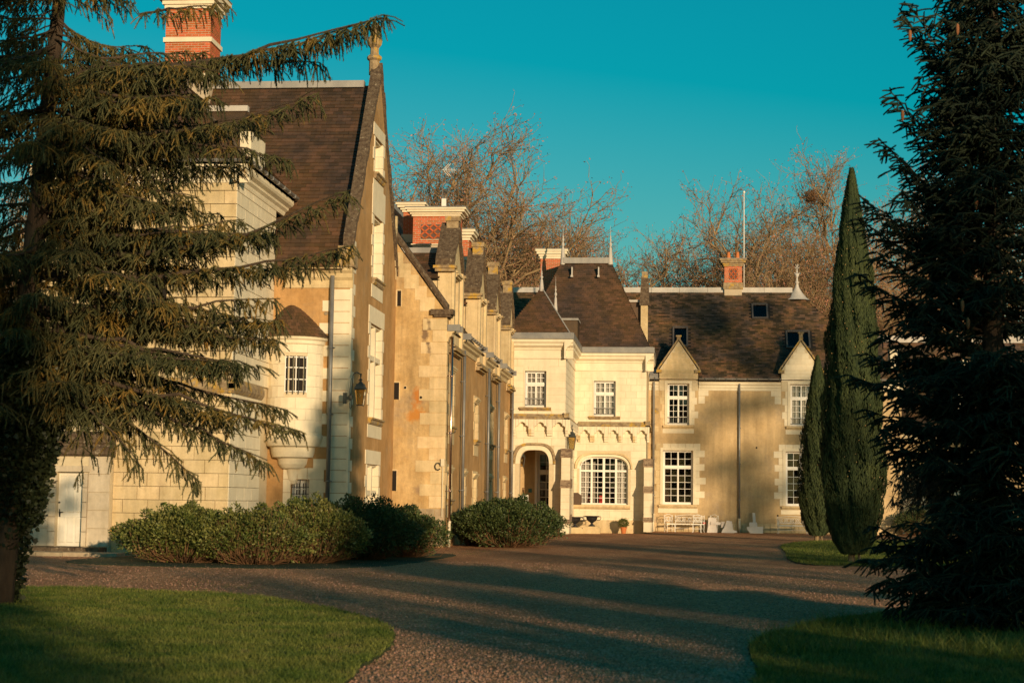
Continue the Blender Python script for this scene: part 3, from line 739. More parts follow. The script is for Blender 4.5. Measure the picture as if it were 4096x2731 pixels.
for k in range(rows):
    z0, z1 = 3.5 + k*hh, 3.5 + (k+1)*hh; cuts = [math.pi + math.radians(q) for q in ([0, 38, 82, 125, 158, 180] if k % 2 else [0, 22, 60, 104, 146, 180])]
    for a, c in zip(cuts[:-1], cuts[1:]):
        if z1 > wz0 + .05 and z0 < wz1 - .05:
            parts = []
            if a < wa0: parts.append((a, min(c, wa0)))
            if c > wa1: parts.append((max(a, wa1), c))
        else: parts = [(a, c)]
        for p, q in parts:
            if q - p > .03: curved_stone(p + .003, q - .003, z0, z1, tr_, 'ashlar', turret)
# opening of the turret: dark recess, casement and iron bars
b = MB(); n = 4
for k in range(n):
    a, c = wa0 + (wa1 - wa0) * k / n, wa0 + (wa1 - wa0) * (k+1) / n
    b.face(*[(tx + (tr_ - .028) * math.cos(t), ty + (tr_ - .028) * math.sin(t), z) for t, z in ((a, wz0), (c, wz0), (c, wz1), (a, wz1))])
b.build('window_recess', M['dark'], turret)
b = MB()
for k in range(4):
    t = wa0 + (wa1 - wa0) * (k + .5) / 4; x, y = tx + (tr_ + .01) * math.cos(t), ty + (tr_ + .01) * math.sin(t); b.tube([(x, y, wz0 - .05), (x, y, wz1)], .016, 6)
b.build('window_bars', M['iron'], turret)
b = MB()
for zz in (wz0 + .03, wz0 + .38, wz0 + .72, wz1 - .04):
    b.tube([(tx + (tr_ - .015) * math.cos(wa0 + (wa1 - wa0) * k / 4), ty + (tr_ - .015) * math.sin(wa0 + (wa1 - wa0) * k / 4), zz) for k in range(5)], .018, 5)
for k in (0, 2, 4):
    t = wa0 + (wa1 - wa0) * k / 4; x, y = tx + (tr_ - .015) * math.cos(t), ty + (tr_ - .015) * math.sin(t); b.tube([(x, y, wz0), (x, y, wz1)], .02, 5)
b.build('window', M['white_paint'], turret)
# corbel courses
prof = [(.02, 1.95), (.10, 1.98), (.16, 2.1), (.20, 2.3), (.22, 2.42), (.36, 2.44), (.44, 2.56), (.47, 2.72), (.50, 2.74), (.62, 2.76), (.66, 2.9), (.68, 3.04), (.72, 3.06), (.80, 3.08), (.86, 3.2), (.90, 3.32), (.90, 3.40), (.86, 3.42), (.86, 3.5), (0, 3.5)]
MB().lathe(tx, ty, prof, 28, math.pi, 2*math.pi).build('corbel', M['ashlar'], turret, smooth=False)
MB().lathe(tx, ty, [(.86, 6.02), (.90, 6.05), (.91, 6.14), (.97, 6.18), (1.0, 6.26), (0, 6.26)], 28, math.pi, 2*math.pi).build('turret_cornice', M['ashlar'], turret)
vs, fs = [], []
nr = 14
for k in range(nr):      # slate cap, course by course
    t0, t1 = k / nr, (k + 1) / nr
    def rad(t): return 1.04 * (1 - t) ** 1.12
    for j in range(20):
        a0, a1 = math.pi + math.pi * (j + (.5 if k % 2 else 0)) / 20, math.pi + math.pi * (j + .96 + (.5 if k % 2 else 0)) / 20
        i = len(vs); z0, z1 = 6.25 + 1.5 * t0, 6.25 + 1.5 * t1
        for a, r_, z in ((a0, rad(t0) + .012, z0), (a1, rad(t0) + .012, z0), (a1, rad(t1), z1), (a0, rad(t1), z1)): vs.append((tx - .22 * (z - 6.25) / 1.5 + r_ * math.cos(a), ty + .30 * (z - 6.25) / 1.5 + r_ * math.sin(a), z))
        fs.append((i, i+1, i+2, i+3))
me = bpy.data.meshes.new('turret_roof'); me.from_pydata(vs, [], fs); link('turret_roof', me, M['slate'], turret)['kind'] = 'stuff'
MB().lathe(tx - .05, ty + .1, [(.98, 6.25), (0.0, 7.3)], 20, math.pi, 2*math.pi).build('roof_deck', M['roof_base'], turret)

# ================================================================ stair tower block with low door, left
tower = empty('stair_tower', (-14, 44, 0), 'pale ashlar tower block with hipped roof and low white door behind spruce boughs', 'tower')
XT, YT = -11.84, 44.0
TF, TR = Face('F', YT), Face('R', XT)
MB().box(-17.6, XT - .06, YT + .06, YN - .02, 0, 10.3).build('tower_core', M['mortar'], tower)
dxa, dxb = -16.46, -15.74
ashlar(TF, -15.0, XT, .05, 4.35, tower, ch=.36, cw=.62, m='ashlar_warm', seed=21, cap=140)
ashlar(TF, -17.6, XT, 4.75, 10.2, tower, holes=[(-14.6, -13.7, 6.2, 7.8)], ch=.37, cw=.68, m='ashlar_warm', seed=22, cap=150)
ashlar(TR, YT, 47.3, .05, 4.35, tower, ch=.36, cw=.75, m='ashlar', seed=23, cap=200)
ashlar(TR, YT, YN, 4.75, 10.2, tower, ch=.37, cw=.85, m='ashlar', seed=24, cap=200)
for F, a, c in ((TF, -17.6, XT + .10), (TR, YT - .10, 47.3)):
    moulding(F, a, c, 4.35, [(.02, 0), (.06, .05), (.10, .12), (.10, .26), (.03, .40)], 'lichen_stone', tower, name='string_course')
for F, a, c in ((TF, -17.6, XT + .34), (TR, YT - .34, YN + 1.0)):
    moulding(F, a, c, 10.05, CORNICE, 'ashlar', tower)
    gutter(F, a, c, 10.62, tower)
MB().fb(TF, -15.0, XT + .02, .62, .74, 0, .10).build('plinth_ledge', M['lichen_stone'], tower)
# pilaster between tower and turret
stk = MB(); 
for k in range(18): stone(Face('F', YN - .9), -12.36, -11.95, .1 + k*.36, .1 + (k+1)*.36, tower, 'ashlar', 'pilaster_stone', back=.85)
# hipped roof
ax = -14.7
for (p, q, nm) in (((-17.95, YT - .35), (XT + .35, YT - .35), 'tower_roof'),):
    W_ = q[0] - p[0]; run = 3.0; rise = 3.3; L_ = math.hypot(run, rise)
    slates((p[0], p[1], 10.6), (1, 0, 0), (0, run/L_, rise/L_), (0, -rise/L_, run/L_), lambda v: v / L_ * W_/2, lambda v: W_ - v / L_ * W_/2, L_, tower, singles=0, e=.16, w=.32, seed=8)
    slates((q[0], p[1], 10.6), (0, 1, 0), (-W_/2/math.hypot(W_/2, rise), 0, rise/math.hypot(W_/2, rise)), (rise/math.hypot(W_/2, rise), 0, W_/2/math.hypot(W_/2, rise)), lambda v: v / math.hypot(W_/2, rise) * run, lambda v: 7.5, math.hypot(W_/2, rise), tower, singles=0, e=.16, w=.32, seed=9)
    MB().tube([(q[0], p[1], 10.66), ((p[0]+q[0])/2, p[1] + run, 13.96)], .045, 6).build('hip_tiles', M['moss_stone'], tower)
# dormer of the tower, its gabled stone front turned to the right
MB().box(XT - .30, XT + .02, 45.3, 46.9, 10.3, 11.75).build('dormer_front', M['ashlar'], tower)
MB().box(XT - 1.9, XT - .32, 45.4, 46.8, 10.5, 11.8).build('dormer_cheek', M['slate'], tower)
MB().prism([(XT - .35, 45.2, 11.7), (XT - .35, 47.0, 11.7), (XT - .35, 46.1, 12.55)], [(XT - 2.4, 45.2, 11.7), (XT - 2.4, 47.0, 11.7), (XT - 2.4, 46.1, 12.55)]).build('dormer_roof', M['slate'], tower)
MB().box(XT - 2.4, XT - .3, 46.0, 46.2, 12.5, 12.66).build('dormer_ridge', M['lead_pale'], tower)
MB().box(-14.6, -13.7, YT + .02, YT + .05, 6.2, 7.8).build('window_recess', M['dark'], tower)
# door bay standing 25 cm forward
AF = Face('F', YT - .25)
MB().box(-17.6, -16.46, YT - .22, YT + .06, 0, 2.62).box(-15.74, -15.0, YT - .22, YT + .06, 0, 2.62).box(-16.46, -15.74, YT - .22, YT + .06, 2.2, 2.62).build('bay_core', M['mortar'], tower)
ashlar(AF, -17.6, -15.0, .22, 2.62, tower, holes=[(-16.66, -15.60, 0, 2.34)], ch=.48, cw=.85, m='ashlar_grey', seed=30)
for s_, e_ in ((-16.66, -16.46), (-15.74, -15.60)):
    for k in range(5): stone(AF, s_, e_, .22 + k*.39, .22 + (k+1)*.39, tower, 'ashlar_grey', 'jamb_stone', proud=.04)
stone(AF, -16.72, -15.54, 2.19, 2.36, tower, 'ashlar_grey', 'lintel_stone', proud=.05)
moulding(AF, -17.75, -14.88, 2.62, [(.03, 0), (.10, .05), (.14, .24), (.05, .26), (.03, .32), (.08, .36), (.10, .58), (-.02, .66)], 'moss_stone', tower, name='bay_cornice')
door = MB().fb(AF, dxa, dxb, .22, 2.19, -.24, -.17).build('door', M['door_paint'], tower, label='white panelled wooden door in the low stone bay')
for k, (a, c) in enumerate([(dxa + .05, dxa + .22), (dxa + .27, dxa + .45), (dxa + .50, dxa + .67)]):
    for (g0, g1) in ((.32, 1.0), (1.12, 2.1)): MB().fb(AF, a, c, g0, g1, -.171, -.150, .012).build('door_panel', M['door_paint'], door)
MB().tube([AF.pt(dxa + .04, 1.38, -.17), AF.pt(dxa + .04, 1.38, -.12)], .022, 8).build('door_knob', M['iron_black'], door)
MB().tube([AF.pt(dxa + .05, 1.12, -.17), AF.pt(dxa + .05, 1.12, -.11), AF.pt(dxa + .16, 1.12, -.11)], .012, 6).fb(AF, dxa + .03, dxa + .07, 1.0, 1.2, -.17, -.155).build('door_handle', M['iron_black'], door)
for k in range(3): MB().box(-17.0 + k*.66, -16.35 + k*.66, YT - .85, YT - .23, .0, .215 - .004*k).build('door_step', M['moss_stone'], tower)
for k in range(5): MB().box(-17.9 + k*.72, -17.19 + k*.72, YT - 1.55, YT - .87, -.02, .10 + .006*(k % 2)).build('paving_slab', M['rubble'], tower)

# ================================================================ 2. the long wing with four stone dormers
wing = empty('dormer_wing', (-10, YFAR, 0), 'long ochre wing with four tall gabled stone dormers and zinc downpipes', 'house')
XW, YW, YE = -7.73, 56.3, 78.55
WF, WR = Face('F', YW), Face('R', XW)
XRIDGE, ZR, ZE = -12.2, 14.0, 7.85
# gable end facing the court
b = MB(); b.fpoly(WF, [(XG - 3.5, 0), (XW, 0), (XW, ZE), (XRIDGE, ZR), (XG - 3.5, ZR - .8)], -.5, 0); b.build('gable_wall', M['plaster_old'], wing)
kn = math.hypot(XW - XRIDGE, ZR - ZE); n = 14; b = MB()
for k in range(n):
    t0, t1 = k / n, (k + .985) / n; j = rng.uniform(-.015, .015)
    p = lambda t, dz, dy: (XW + .02 + (XRIDGE - XW) * t, YW - dy, ZE + .12 + (ZR - ZE) * t + dz)
    b.prism([p(t0, -.06, -.4), p(t0, -.06, .10 + j), p(t0, .10, .14 + j), p(t0, .24, .05), p(t0, .24, -.4)], [p(t1, -.06, -.4), p(t1, -.06, .10 + j), p(t1, .10, .14 + j), p(t1, .24, .05), p(t1, .24, -.4)])
b.build('gable_coping', M['moss_stone'], wing)
MB().box(XW - .55, XW + .22, YW - .16, YW + .4, ZE - .02, ZE + .16).box(XW - .45, XW + .14, YW - .10, YW + .4, ZE - .1, ZE - .02).build('kneeler_stone', M['moss_stone'], wing)
# stepped dressed stones under the raking coping
for k in range(8):
    t = (k + .6) / 8 * .5; x = XW + (XRIDGE - XW) * t; z = ZE + (ZR - ZE) * t
    stone(WF, x - .40 - .1 * (k % 2), x + .02, z - .52, z - .03, wing, 'ashlar_warm', proud=.012) if k > 0 else None
quoins(WF, XW + .014, -1, 1.3, 7.7, wing, 'ashlar_warm', .92, .55, .40, 41)
quoins(WR, YW - .014, 1, 1.3, 7.3, wing, 'ashlar_warm', .45, .25, .40, 42)
for k in range(6): stone(WF, XW - 1.9 + k*.32, XW - 1.6 + k*.32, .02, .62 + .05*(k % 3), wing, 'rubble', 'base_stone', proud=.03)
for k in range(3): stone(WF, XW - .95 + k*.32, XW - .63 + k*.32, .70, 1.28, wing, 'rubble', 'base_stone', proud=.012)
# slits, putlog holes, iron bracket
for (u0, v0, u1, v1) in ((1590, 1163, 1604, 1224), (1577, 1530, 1596, 1597), (1570, 1882, 1585, 1962)):
    a, c = at(u0, v0, Y=YW), at(u1, v1, Y=YW)
    sl = MB().box(a.x, c.x, YW - .012, YW + .02, c.z, a.z).build('slit_window', M['dark'], wing)
    MB().box(a.x - .05, a.x, YW - .03, YW + .02, c.z - .03, a.z + .03).box(c.x, c.x + .03, YW - .025, YW + .02, c.z - .03, a.z + .03).box(a.x, c.x, YW - .03, YW + .02, a.z, a.z + .05).build('slit_surround', M['ashlar_warm'], sl)
for (u, v) in ((1621, 1550), (1684, 1589)):
    a = at(u, v, Y=YW); MB().tube([(a.x, YW - .03, a.z), (a.x, YW + .03, a.z)], .045, 10).build('putlog_hole', M['dark'], wing); MB().tube([(a.x, YW - .02, a.z), (a.x, YW + .03, a.z)], .07, 10).build('hole_rim', M['ashlar_warm'], wing)
a = at(1752, 1865, Y=YW); b = MB(); b.tube([(a.x + .10*math.cos(t*.7), YW - .05, a.z + .12*math.sin(t*.7)) for t in range(9)], .022, 6); b.build('iron_scroll', M['iron'], wing)
# long facade
dorm = [(58.15, 1.28), (65.8, 1.15), (71.35, 1.05), (77.6, .95)]
wo = [(57.2, 58.3, 4.1, 5.95), (64.5, 65.6, 3.9, 5.3), (69.9, 71.0, 3.9, 5.3), (76.2, 77.2, 3.9, 5.3),
      (57.0, 58.0, 1.6, 2.5), (61.3, 61.85, .3, 2.45), (64.4, 65.4, .2, 2.4), (69.8, 70.8, .2, 2.4), (75.9, 76.7, .4, 2.4)]
wall(WR, YW + .5, YE, 0, 7.0, wo, 'plaster', wing, name='long_wall')
for k, h in enumerate(wo):
    gable_window(WR, *h, wing, 1, False, seed=50 + k, rows=(0, 3), m='ashlar_warm', sill=k in (0, 1, 2, 3, 4), depth=.30, lint=.30, room=(k < 4), blind=False)
    b = MB(); 
    for d, q in ((.05, .05), (.09, .10), (.12, .15)): b.fb(WR, h[0] - .12, h[1] + .12, h[3] + q - .003, h[3] + q + .045, .02, d)
    b.build('hood_mould', M['ashlar_warm'], wing)
MB().fpoly(WR, [(73.6, .3), (74.2, .3), (74.2, 2.2), (74.05, 2.45), (73.9, 2.55), (73.75, 2.45), (73.6, 2.2)], 0, .04).build('niche', M['ashlar_warm'], wing)
MB().fpoly(WR, [(57.3, .0), (57.9, .0), (57.9, .55), (57.75, .75), (57.6, .8), (57.45, .75), (57.3, .55)], .001, .02).build('cellar_opening', M['dark'], wing)
# roof behind the dormers
L_ = math.hypot(XW - XRIDGE, ZR - 7.3); Vr = ((XRIDGE - XW) / L_, 0, (ZR - 7.3) / L_); Nr = ((ZR - 7.3) / L_, 0, (XW - XRIDGE) / L_)
slates((XW + .12, YW + .42, 7.32), (0, 1, 0), Vr, Nr, lambda v: 0, lambda v: YE + 8 - YW - .42, L_, wing, w=.32, e=.17, singles=0, seed=12)
b = MB(); b.face((XRIDGE, YW + .2, ZR), (XRIDGE - 4.2, YW + .2, 7.6), (XRIDGE - 4.2, YE + 8, 7.6), (XRIDGE, YE + 8, ZR)); b.build('rear_roof', M['slate'], wing)
MB().box(XRIDGE - .15, XRIDGE + .15, YW + .2, YE + 8, ZR - .1, ZR + .18).build('ridge_lead', M['lead'], wing)
# bays of cornice and gutter between dormers
ends = [YW + .02] + sum([[c - h_ * .98, c + h_ * .98] for c, h_ in dorm], []) + [YE]
for k in range(0, len(ends), 2):
    if ends[k+1] - ends[k] < .2: continue
    moulding(WR, ends[k], ends[k+1], 6.92, [(.03, 0), (.05, .07), (.07, .14), (.16, .2), (.17, .28), (.25, .33), (.27, .4)], 'ashlar_warm', wing)
    gutter(WR, ends[k], ends[k+1], 7.44, wing, d=.36)
    for e in (ends[k], ends[k+1]): MB().fb(WR, e - .04, e + .04, 7.28, 7.50, .02, .46).build('gutter_end', M['zinc'], wing)
for c, h_ in dorm:
    zs = 9.62; za = 11.55 if c > 60 else 11.3
    D = MB(); wz = (7.65, 9.25); ww = h_ * .42
    # pierced stone front
    for a, q, g0, g1 in ((c - h_, c - ww, 6.6, zs), (c + ww, c + h_, 6.6, zs), (c - ww, c + ww, 6.6, wz[0]), (c - ww, c + ww, wz[1], zs)): D.fb(WR, a, q, g0, g1, -.42, .06)
    D.fpoly(WR, [(c - h_, zs), (c + h_, zs), (c, za - .35)], -.42, .06)
    front = D.build('dormer', M['ashlar_warm'], wing)
    MB().fb(WR, c - h_ - .02, c - h_ + .30, 6.9, zs, .06, .16, .01).build('pilaster', M['ashlar_warm'], front)
    MB().fb(WR, c + h_ - .30, c + h_ + .02, 6.9, zs, .06, .16, .01).build('pilaster', M['ashlar_warm'], front)
    b = MB()
    for d, q in ((.10, 0), (.16, .06), (.12, .14)): b.fb(WR, c - ww - .1, c + ww + .1, 9.3 + q, 9.3 + q + .055, .06, .06 + d)
    b.build('hood_mould', M['ashlar_warm'], front)
    b = MB()
    for d, q in ((.10, 0), (.2, .08), (.15, .2)): b.fb(WR, c - h_ - .05, c + h_ + .05, 6.6 + q, 6.6 + q + .075, .06, .06 + d)
    b.build('console', M['lichen_stone'], front)
    # mossy raking copings, block by block
    for sgn in (-1, 1):
        m_ = 6; b = MB()
        for k in range(m_):
            t0, t1 = k / m_, (k + .98) / m_; j = rng.uniform(-.015, .02)
            y0, y1 = c + sgn * (h_ + .12) * (1 - t0), c + sgn * (h_ + .12) * (1 - t1); z0, z1 = zs - .05 + (za - zs - .2) * t0, zs - .05 + (za - zs - .2) * t1
            b.prism([(XW - .50, y0, z0), (XW + .16 + j, y0, z0), (XW + .16 + j, y0, z0 + .26), (XW - .50, y0, z0 + .26)], [(XW - .50, y1, z1), (XW + .16 + j, y1, z1), (XW + .16 + j, y1, z1 + .26), (XW - .50, y1, z1 + .26)])
        b.build('dormer_coping', M['moss_stone'], front)
        MB().box(XW - .56, XW + .24, c + sgn * (h_ + .10) - .16, c + sgn * (h_ + .10) + .16, zs - .14, zs - .04).box(XW - .50, XW + .18, c + sgn * (h_ + .08) - .12, c + sgn * (h_ + .08) + .12, zs - .24, zs - .14).build('kneeler_stone', M['lichen_stone'], front)
    MB().box(XW - .30, XW + .12, c - .22, c + .22, za - .4, za + .02).box(XW - .34, XW + .16, c - .27, c + .27, za + .02, za + .2).build('apex_stone', M['lichen_stone'], front)
    # stone cheek, slate-hung cheek behind it, lead ridge
    MB().box(XW - .95, XW - .42, c - h_ + .05, c + h_ - .05, 7.4, 9.15).build('stone_cheek', M['ashlar_warm'], front)
    zc = lambda x: 7.3 + (XW - x) * (ZR - 7.3) / (XW - XRIDGE)
    xb = XW - 2.6
    ck = MB().prism([(XW - .9, c - h_ + .1, 8.0), (XW - .9, c - h_ + .1, 9.2), (xb, c - h_ + .1, 9.2), (xb, c - h_ + .1, 8.6)], [(XW - .9, c + h_ - .1, 8.0), (XW - .9, c + h_ - .1, 9.2), (xb, c + h_ - .1, 9.2), (xb, c + h_ - .1, 8.6)]).build('slate_cheek', M['slate'], front)
    rr_ = random.Random(4)
    for i in range(6):
        for j in range(5):
            a = XW - .92 - i*.30 - (.15 if j % 2 else 0); MB().box(a - .285, a, c - h_ + .075, c - h_ + .1, 8.0 + j*.24, 8.235 + j*.24).build('slate', M['slate_east'], ck)
    run = h_ - .0; rise = (za - zs) - .55; Ls = math.hypot(run, rise)
    slates((XW - .36, c - h_ - .08, 9.15), (-1, 0, 0), (0, run/Ls, rise/Ls), (0, -rise/Ls, run/Ls), lambda v: 0, lambda v: 2.6 + v*.8, Ls, front, w=.28, e=.15, singles=0, seed=13)
    slates((XW - 3.8, c + h_ + .08, 9.15), (1, 0, 0), (0, -run/Ls, rise/Ls), (0, rise/Ls, run/Ls), lambda v: 0, lambda v: 3.4, Ls, front, w=.28, e=.15, singles=0, seed=14)
    zr_ = 9.15 + rise + .02
    MB().prism([(XW - .42, c - .25, zr_ - .32), (XW - .42, c + .2, zr_ - .3), (XW - .42, c + .12, zr_ + .1), (XW - .42, c - .12, zr_ + .1)], [(XW - 4.6, c - .25, zr_ - .32), (XW - 4.6, c + .2, zr_ - .3), (XW - 4.6, c + .12, zr_ + .1), (XW - 4.6, c - .12, zr_ + .1)]).build('ridge_lead', M['lead'], front)
    window(WR, c - ww, c + ww, wz[0], wz[1], front, 2, (0, 3), depth=.28, leaves=1)
downpipe(WR, YW + .22, 0, 7.1, wing, 'copper', .045, .16, .85)
for u in (60.1, 68.2, 72.2, 78.35): downpipe(WR, u, 0, 6.95, wing, 'zinc', .055, .14, .9)
MB().tube([(XW - .06, YW - .05, 1.0), (XW - .06, YW - .05, 2.7)], .018, 6).box(XW - .12, XW, YW - .1, YW - .02, 2.7, 2.95).build('cable_conduit', M['pipe_cream'], wing)
chimney(-9.75, -8.0, 61.2, 62.0, 11.0, 12.05, wing, cap=.30, base=.02, lattice=(-9.45, -8.15, 11.2, 11.75))
chimney(-10.35, -9.7, 62.6, 63.3, 11.3, 12.45, wing, cap=.34, base=.3)
chimney(-9.35, -8.42, 67.6, 68.4, 11.35, 12.15, wing, cap=.42, base=.12)
# ================================================================ 3. entrance pavilion
pav = empty('entrance_pavilion', (-4.5, 86, 0), 'pale ashlar entrance pavilion with arched porch, wide arched window and steep slate hipped roofs', 'pavilion')
Y1, Y2 = 78.6, 85.9
XL, XM, XR = -7.72, -5.14, -1.47
P1, P2, PS, PE = Face('F', Y1), Face('F', Y2), Face('R', XM), Face('R', XR)
w1 = (-7.05, -6.04, 5.95, 7.65); arch1 = (-7.25, -5.87, .15, 3.95)
w2 = (-4.16, -3.04, 5.92, 7.72); arch2 = (-4.86, -2.38, 1.42, 3.86)
def arched_top(u0, u1, zs, za, n=14, flat=.55):
    """points of a basket arch from left springing to right"""
    r = []
    for k in range(n + 1):
        t = math.pi * (1 - k / n); c, s = math.cos(t), math.sin(t)
        r.append(((u0 + u1) / 2 + (u1 - u0) / 2 * math.copysign(abs(c) ** flat, c), zs + (za - zs) * abs(s) ** .9))
    return r
wall(P1, XL, XM, 0, 8.6, [w1, arch1], 'mortar', pav, name='porch_wall', thick=.45)
wall(P2, XM, XR, 0, 8.6, [w2, arch2], 'mortar', pav, name='front_wall', thick=.45)
MB().box(XM - .4, XM, Y1 + .45, Y2, 0, 8.6).build('side_wall', M['mortar'], pav)
MB().box(XR - .4, XR, Y2 + .45, 92.7, 0, 8.6).build('side_wall', M['ashlar_warm'], pav)
def spandrels(F, h, zs, m, parent):
    u0, u1, _, za = h; pts = arched_top(u0, u1, zs, za); mid = (u0 + u1) / 2
    l = [p for p in pts if p[0] <= mid]; r = [p for p in pts if p[0] >= mid]
    b = MB()
    for q in range(len(pts) - 1):
        (a, za_), (c, zc_) = pts[q], pts[q+1]
        if c - a > 1e-4: b.fpoly(F, [(a, za_), (c, zc_), (c, za + .002), (a, za + .002)], -.4, .011)
    b.build('spandrel', M[m], parent)
spandrels(P1, arch1, 3.3, 'ashlar', pav); spandrels(P2, arch2, 3.25, 'ashlar', pav)
def arch_ring(F, u0, u1, zs, za, w, d0, d1, m, parent, name, n=13, jamb=0.0):
    """moulded archivolt cut into voussoirs"""
    inn = arched_top(u0, u1, zs, za, n * 2); out = arched_top(u0 - w, u1 + w, zs, za + w, n * 2)
    for k in range(n):
        a, b_ = 2*k, 2*k + 2
        MB().fpoly(F, [inn[a], inn[a+1], inn[b_], out[b_], out[a+1], out[a]][::-1], d0, d1).build(name, M[m], parent)
arch_ring(P1, *arch1[:2], 3.3, 3.95, .20, .0, .035, 'ashlar', pav, 'voussoir')
arch_ring(P1, arch1[0] - .22, arch1[1] + .22, 3.3, 4.17, .11, .0, .12, 'lichen_stone', pav, 'hood_stone')
arch_ring(P2, *arch2[:2], 3.25, 3.86, .12, .0, .03, 'ashlar', pav, 'voussoir')
arch_ring(P2, arch2[0] - .14, arch2[1] + .14, 3.25, 4.0, .09, .0, .11, 'ashlar_warm', pav, 'hood_stone')
H1 = [(w1[0] - .0, w1[1], w1[2], w1[3]), (arch1[0] - .34, arch1[1] + .34, 0, 4.3)]
H2 = [w2, (arch2[0] - .23, arch2[1] + .23, 1.42, 4.1)]
ashlar(P1, XL, XM, .1, 8.55, pav, holes=[w1, (arch1[0] - .22, arch1[1] + .22, 0, 4.0)], ch=.335, cw=.62, seed=61, cap=150)
ashlar(P2, XM, XR, .1, 8.55, pav, holes=[w2, (arch2[0] - .12, arch2[1] + .12, 1.42, 4.0)], ch=.335, cw=.62, seed=62, cap=290)
ashlar(PS, Y1, Y2, .1, 8.55, pav, ch=.335, cw=1.1, seed=63, cap=0)
# entablature round both blocks
ENT = [(.02, 0), (.05, .03), (.05, .10), (.02, .12), (.02, .40), (.06, .44), (.08, .52), (.24, .62), (.26, .72), (.34, .78), (.36, .90)]
for F, a, c, nm in ((P1, XL - .1, XM + .36, 'cornice'), (PS, Y1 - .36, Y2, 'cornice'), (P2, XM, XR + .36, 'cornice'), (PE, Y2 - .36, 92.6, 'cornice')):
    moulding(F, a, c, 8.22, ENT, 'ashlar', pav)
    moulding(F, a + .001, c - .001, 9.13, [(.36, 0), (.40, .02), (.40, .30), (.30, .32)], 'zinc', pav, name='lead_gutter')
MB().box(XL - .1, XM + .2, Y1 - .2, Y2 + .5, 9.05, 9.35).box(XL, XR + .2, Y2 - .2, 92.6, 9.05, 9.352).build('gutter_floor', M['zinc'], pav)
# windows of the upper floor with flat-arch voussoirs, string course, blind arcade
for F, w_ in ((P1, w1), (P2, w2)):
    window(F, *w_, pav, 2, (2, 3), .36, .2, 2, curtain=.42, rail=True)
    u0, u1, z0, z1 = w_; n = 5; e = .24
    for k in range(n):
        a, c = u0 + (u1 - u0) * k / n, u0 + (u1 - u0) * (k+1) / n; A, C_ = u0 - e + (u1 - u0 + 2*e) * k / n, u0 - e + (u1 - u0 + 2*e) * (k+1) / n
        MB().fpoly(F, [(a + .004, z1), (c - .004, z1), (C_ - .004, z1 + .52), (A + .004, z1 + .52)], .0, .018).build('voussoir', M['ashlar'], pav)
    MB().fb(F, u0 - .06, u0, z0, z1 + .05, -.2, .03).fb(F, u1, u1 + .06, z0, z1 + .05, -.2, .03).fb(F, u0, u1, z1, z1 + .05, -.2, .03).build('window_surround', M['ashlar'], pav)
    moulding(F, u0 - .24, u1 + .24, z0 - .17, SILLP, 'lichen_stone', pav, name='window_sill')
def string_roof(F, a, c, z, parent):
    b = MB(); pts = [(-.05, 0), (.20, 0), (.20, .05), (-.05, .30)]
    b.prism([F.pt(a, z + q, d) for d, q in pts], [F.pt(c, z + q, d) for d, q in pts]); b.build('weathered_ledge', M['moss_stone'] if False else M['lichen_stone'], parent)
for F, a, c in ((P1, XL, XM + .2), (PS, Y1 - .2, Y2 - .21), (P2, XM + .2, XR + .2), (PE, Y2 - .2, 92.6)): string_roof(F, a, c, 5.40, pav)
def arcade(F, a, c, n, parent, half=False):
    """parapet band carried on little corbels with trefoil-headed arches between"""
    w = (c - a) / n; top, spring, bot = 5.38, 4.95, 4.50
    for k in range(n):
        u = a + k * w; m_ = u + w / 2; r = w * .345
        loop = [(m_ - r, spring - .02)]
        for (cx_, cz_, rr, t0, t1) in ((m_ - r*.62, spring, r*.42, math.pi, math.pi*.45), (m_, spring + .10, r*.62, math.pi*.9, math.pi*.1), (m_ + r*.62, spring, r*.42, math.pi*.55, 0)):
            for q in range(5): t = t0 + (t1 - t0) * q / 4; loop.append((cx_ + rr*math.cos(t), cz_ + rr*math.sin(t) * 1.1))
        loop.append((m_ + r, spring - .02))
        b = MB()
        for q in range(len(loop) - 1):
            (x0, z0), (x1, z1) = loop[q], loop[q+1]
            if x1 - x0 > .002: b.fpoly(F, [(x0, z0), (x1, z1), (x1, top), (x0, top)], 0, .24)
        b.fb(F, u, m_ - r, spring - .02, top, 0, .24); b.fb(F, m_ + r, u + w, spring - .02, top, 0, .24)
        b.build('arcade_arch', M['ashlar'], parent)
        for s_ in ((u, m_ - r), (m_ + r, u + w)):
            cb = MB(); cb.fb(F, s_[0], s_[1], spring - .10, spring - .022, 0, .265); cb.fb(F, s_[0], s_[1], spring - .22, spring - .10, 0, .20); cb.fb(F, s_[0], s_[1], spring - .34, spring - .22, 0, .12)
            cb.build('corbel_stone', M['ashlar_warm'] if rng.random() < .3 else M['ashlar'], parent)
arcade(P1, XL + .15, XM + .16, 3, pav); arcade(P2, XM + .2, XR + .16, 5, pav); arcade(PS, Y1, Y2 - .2, 9, pav)
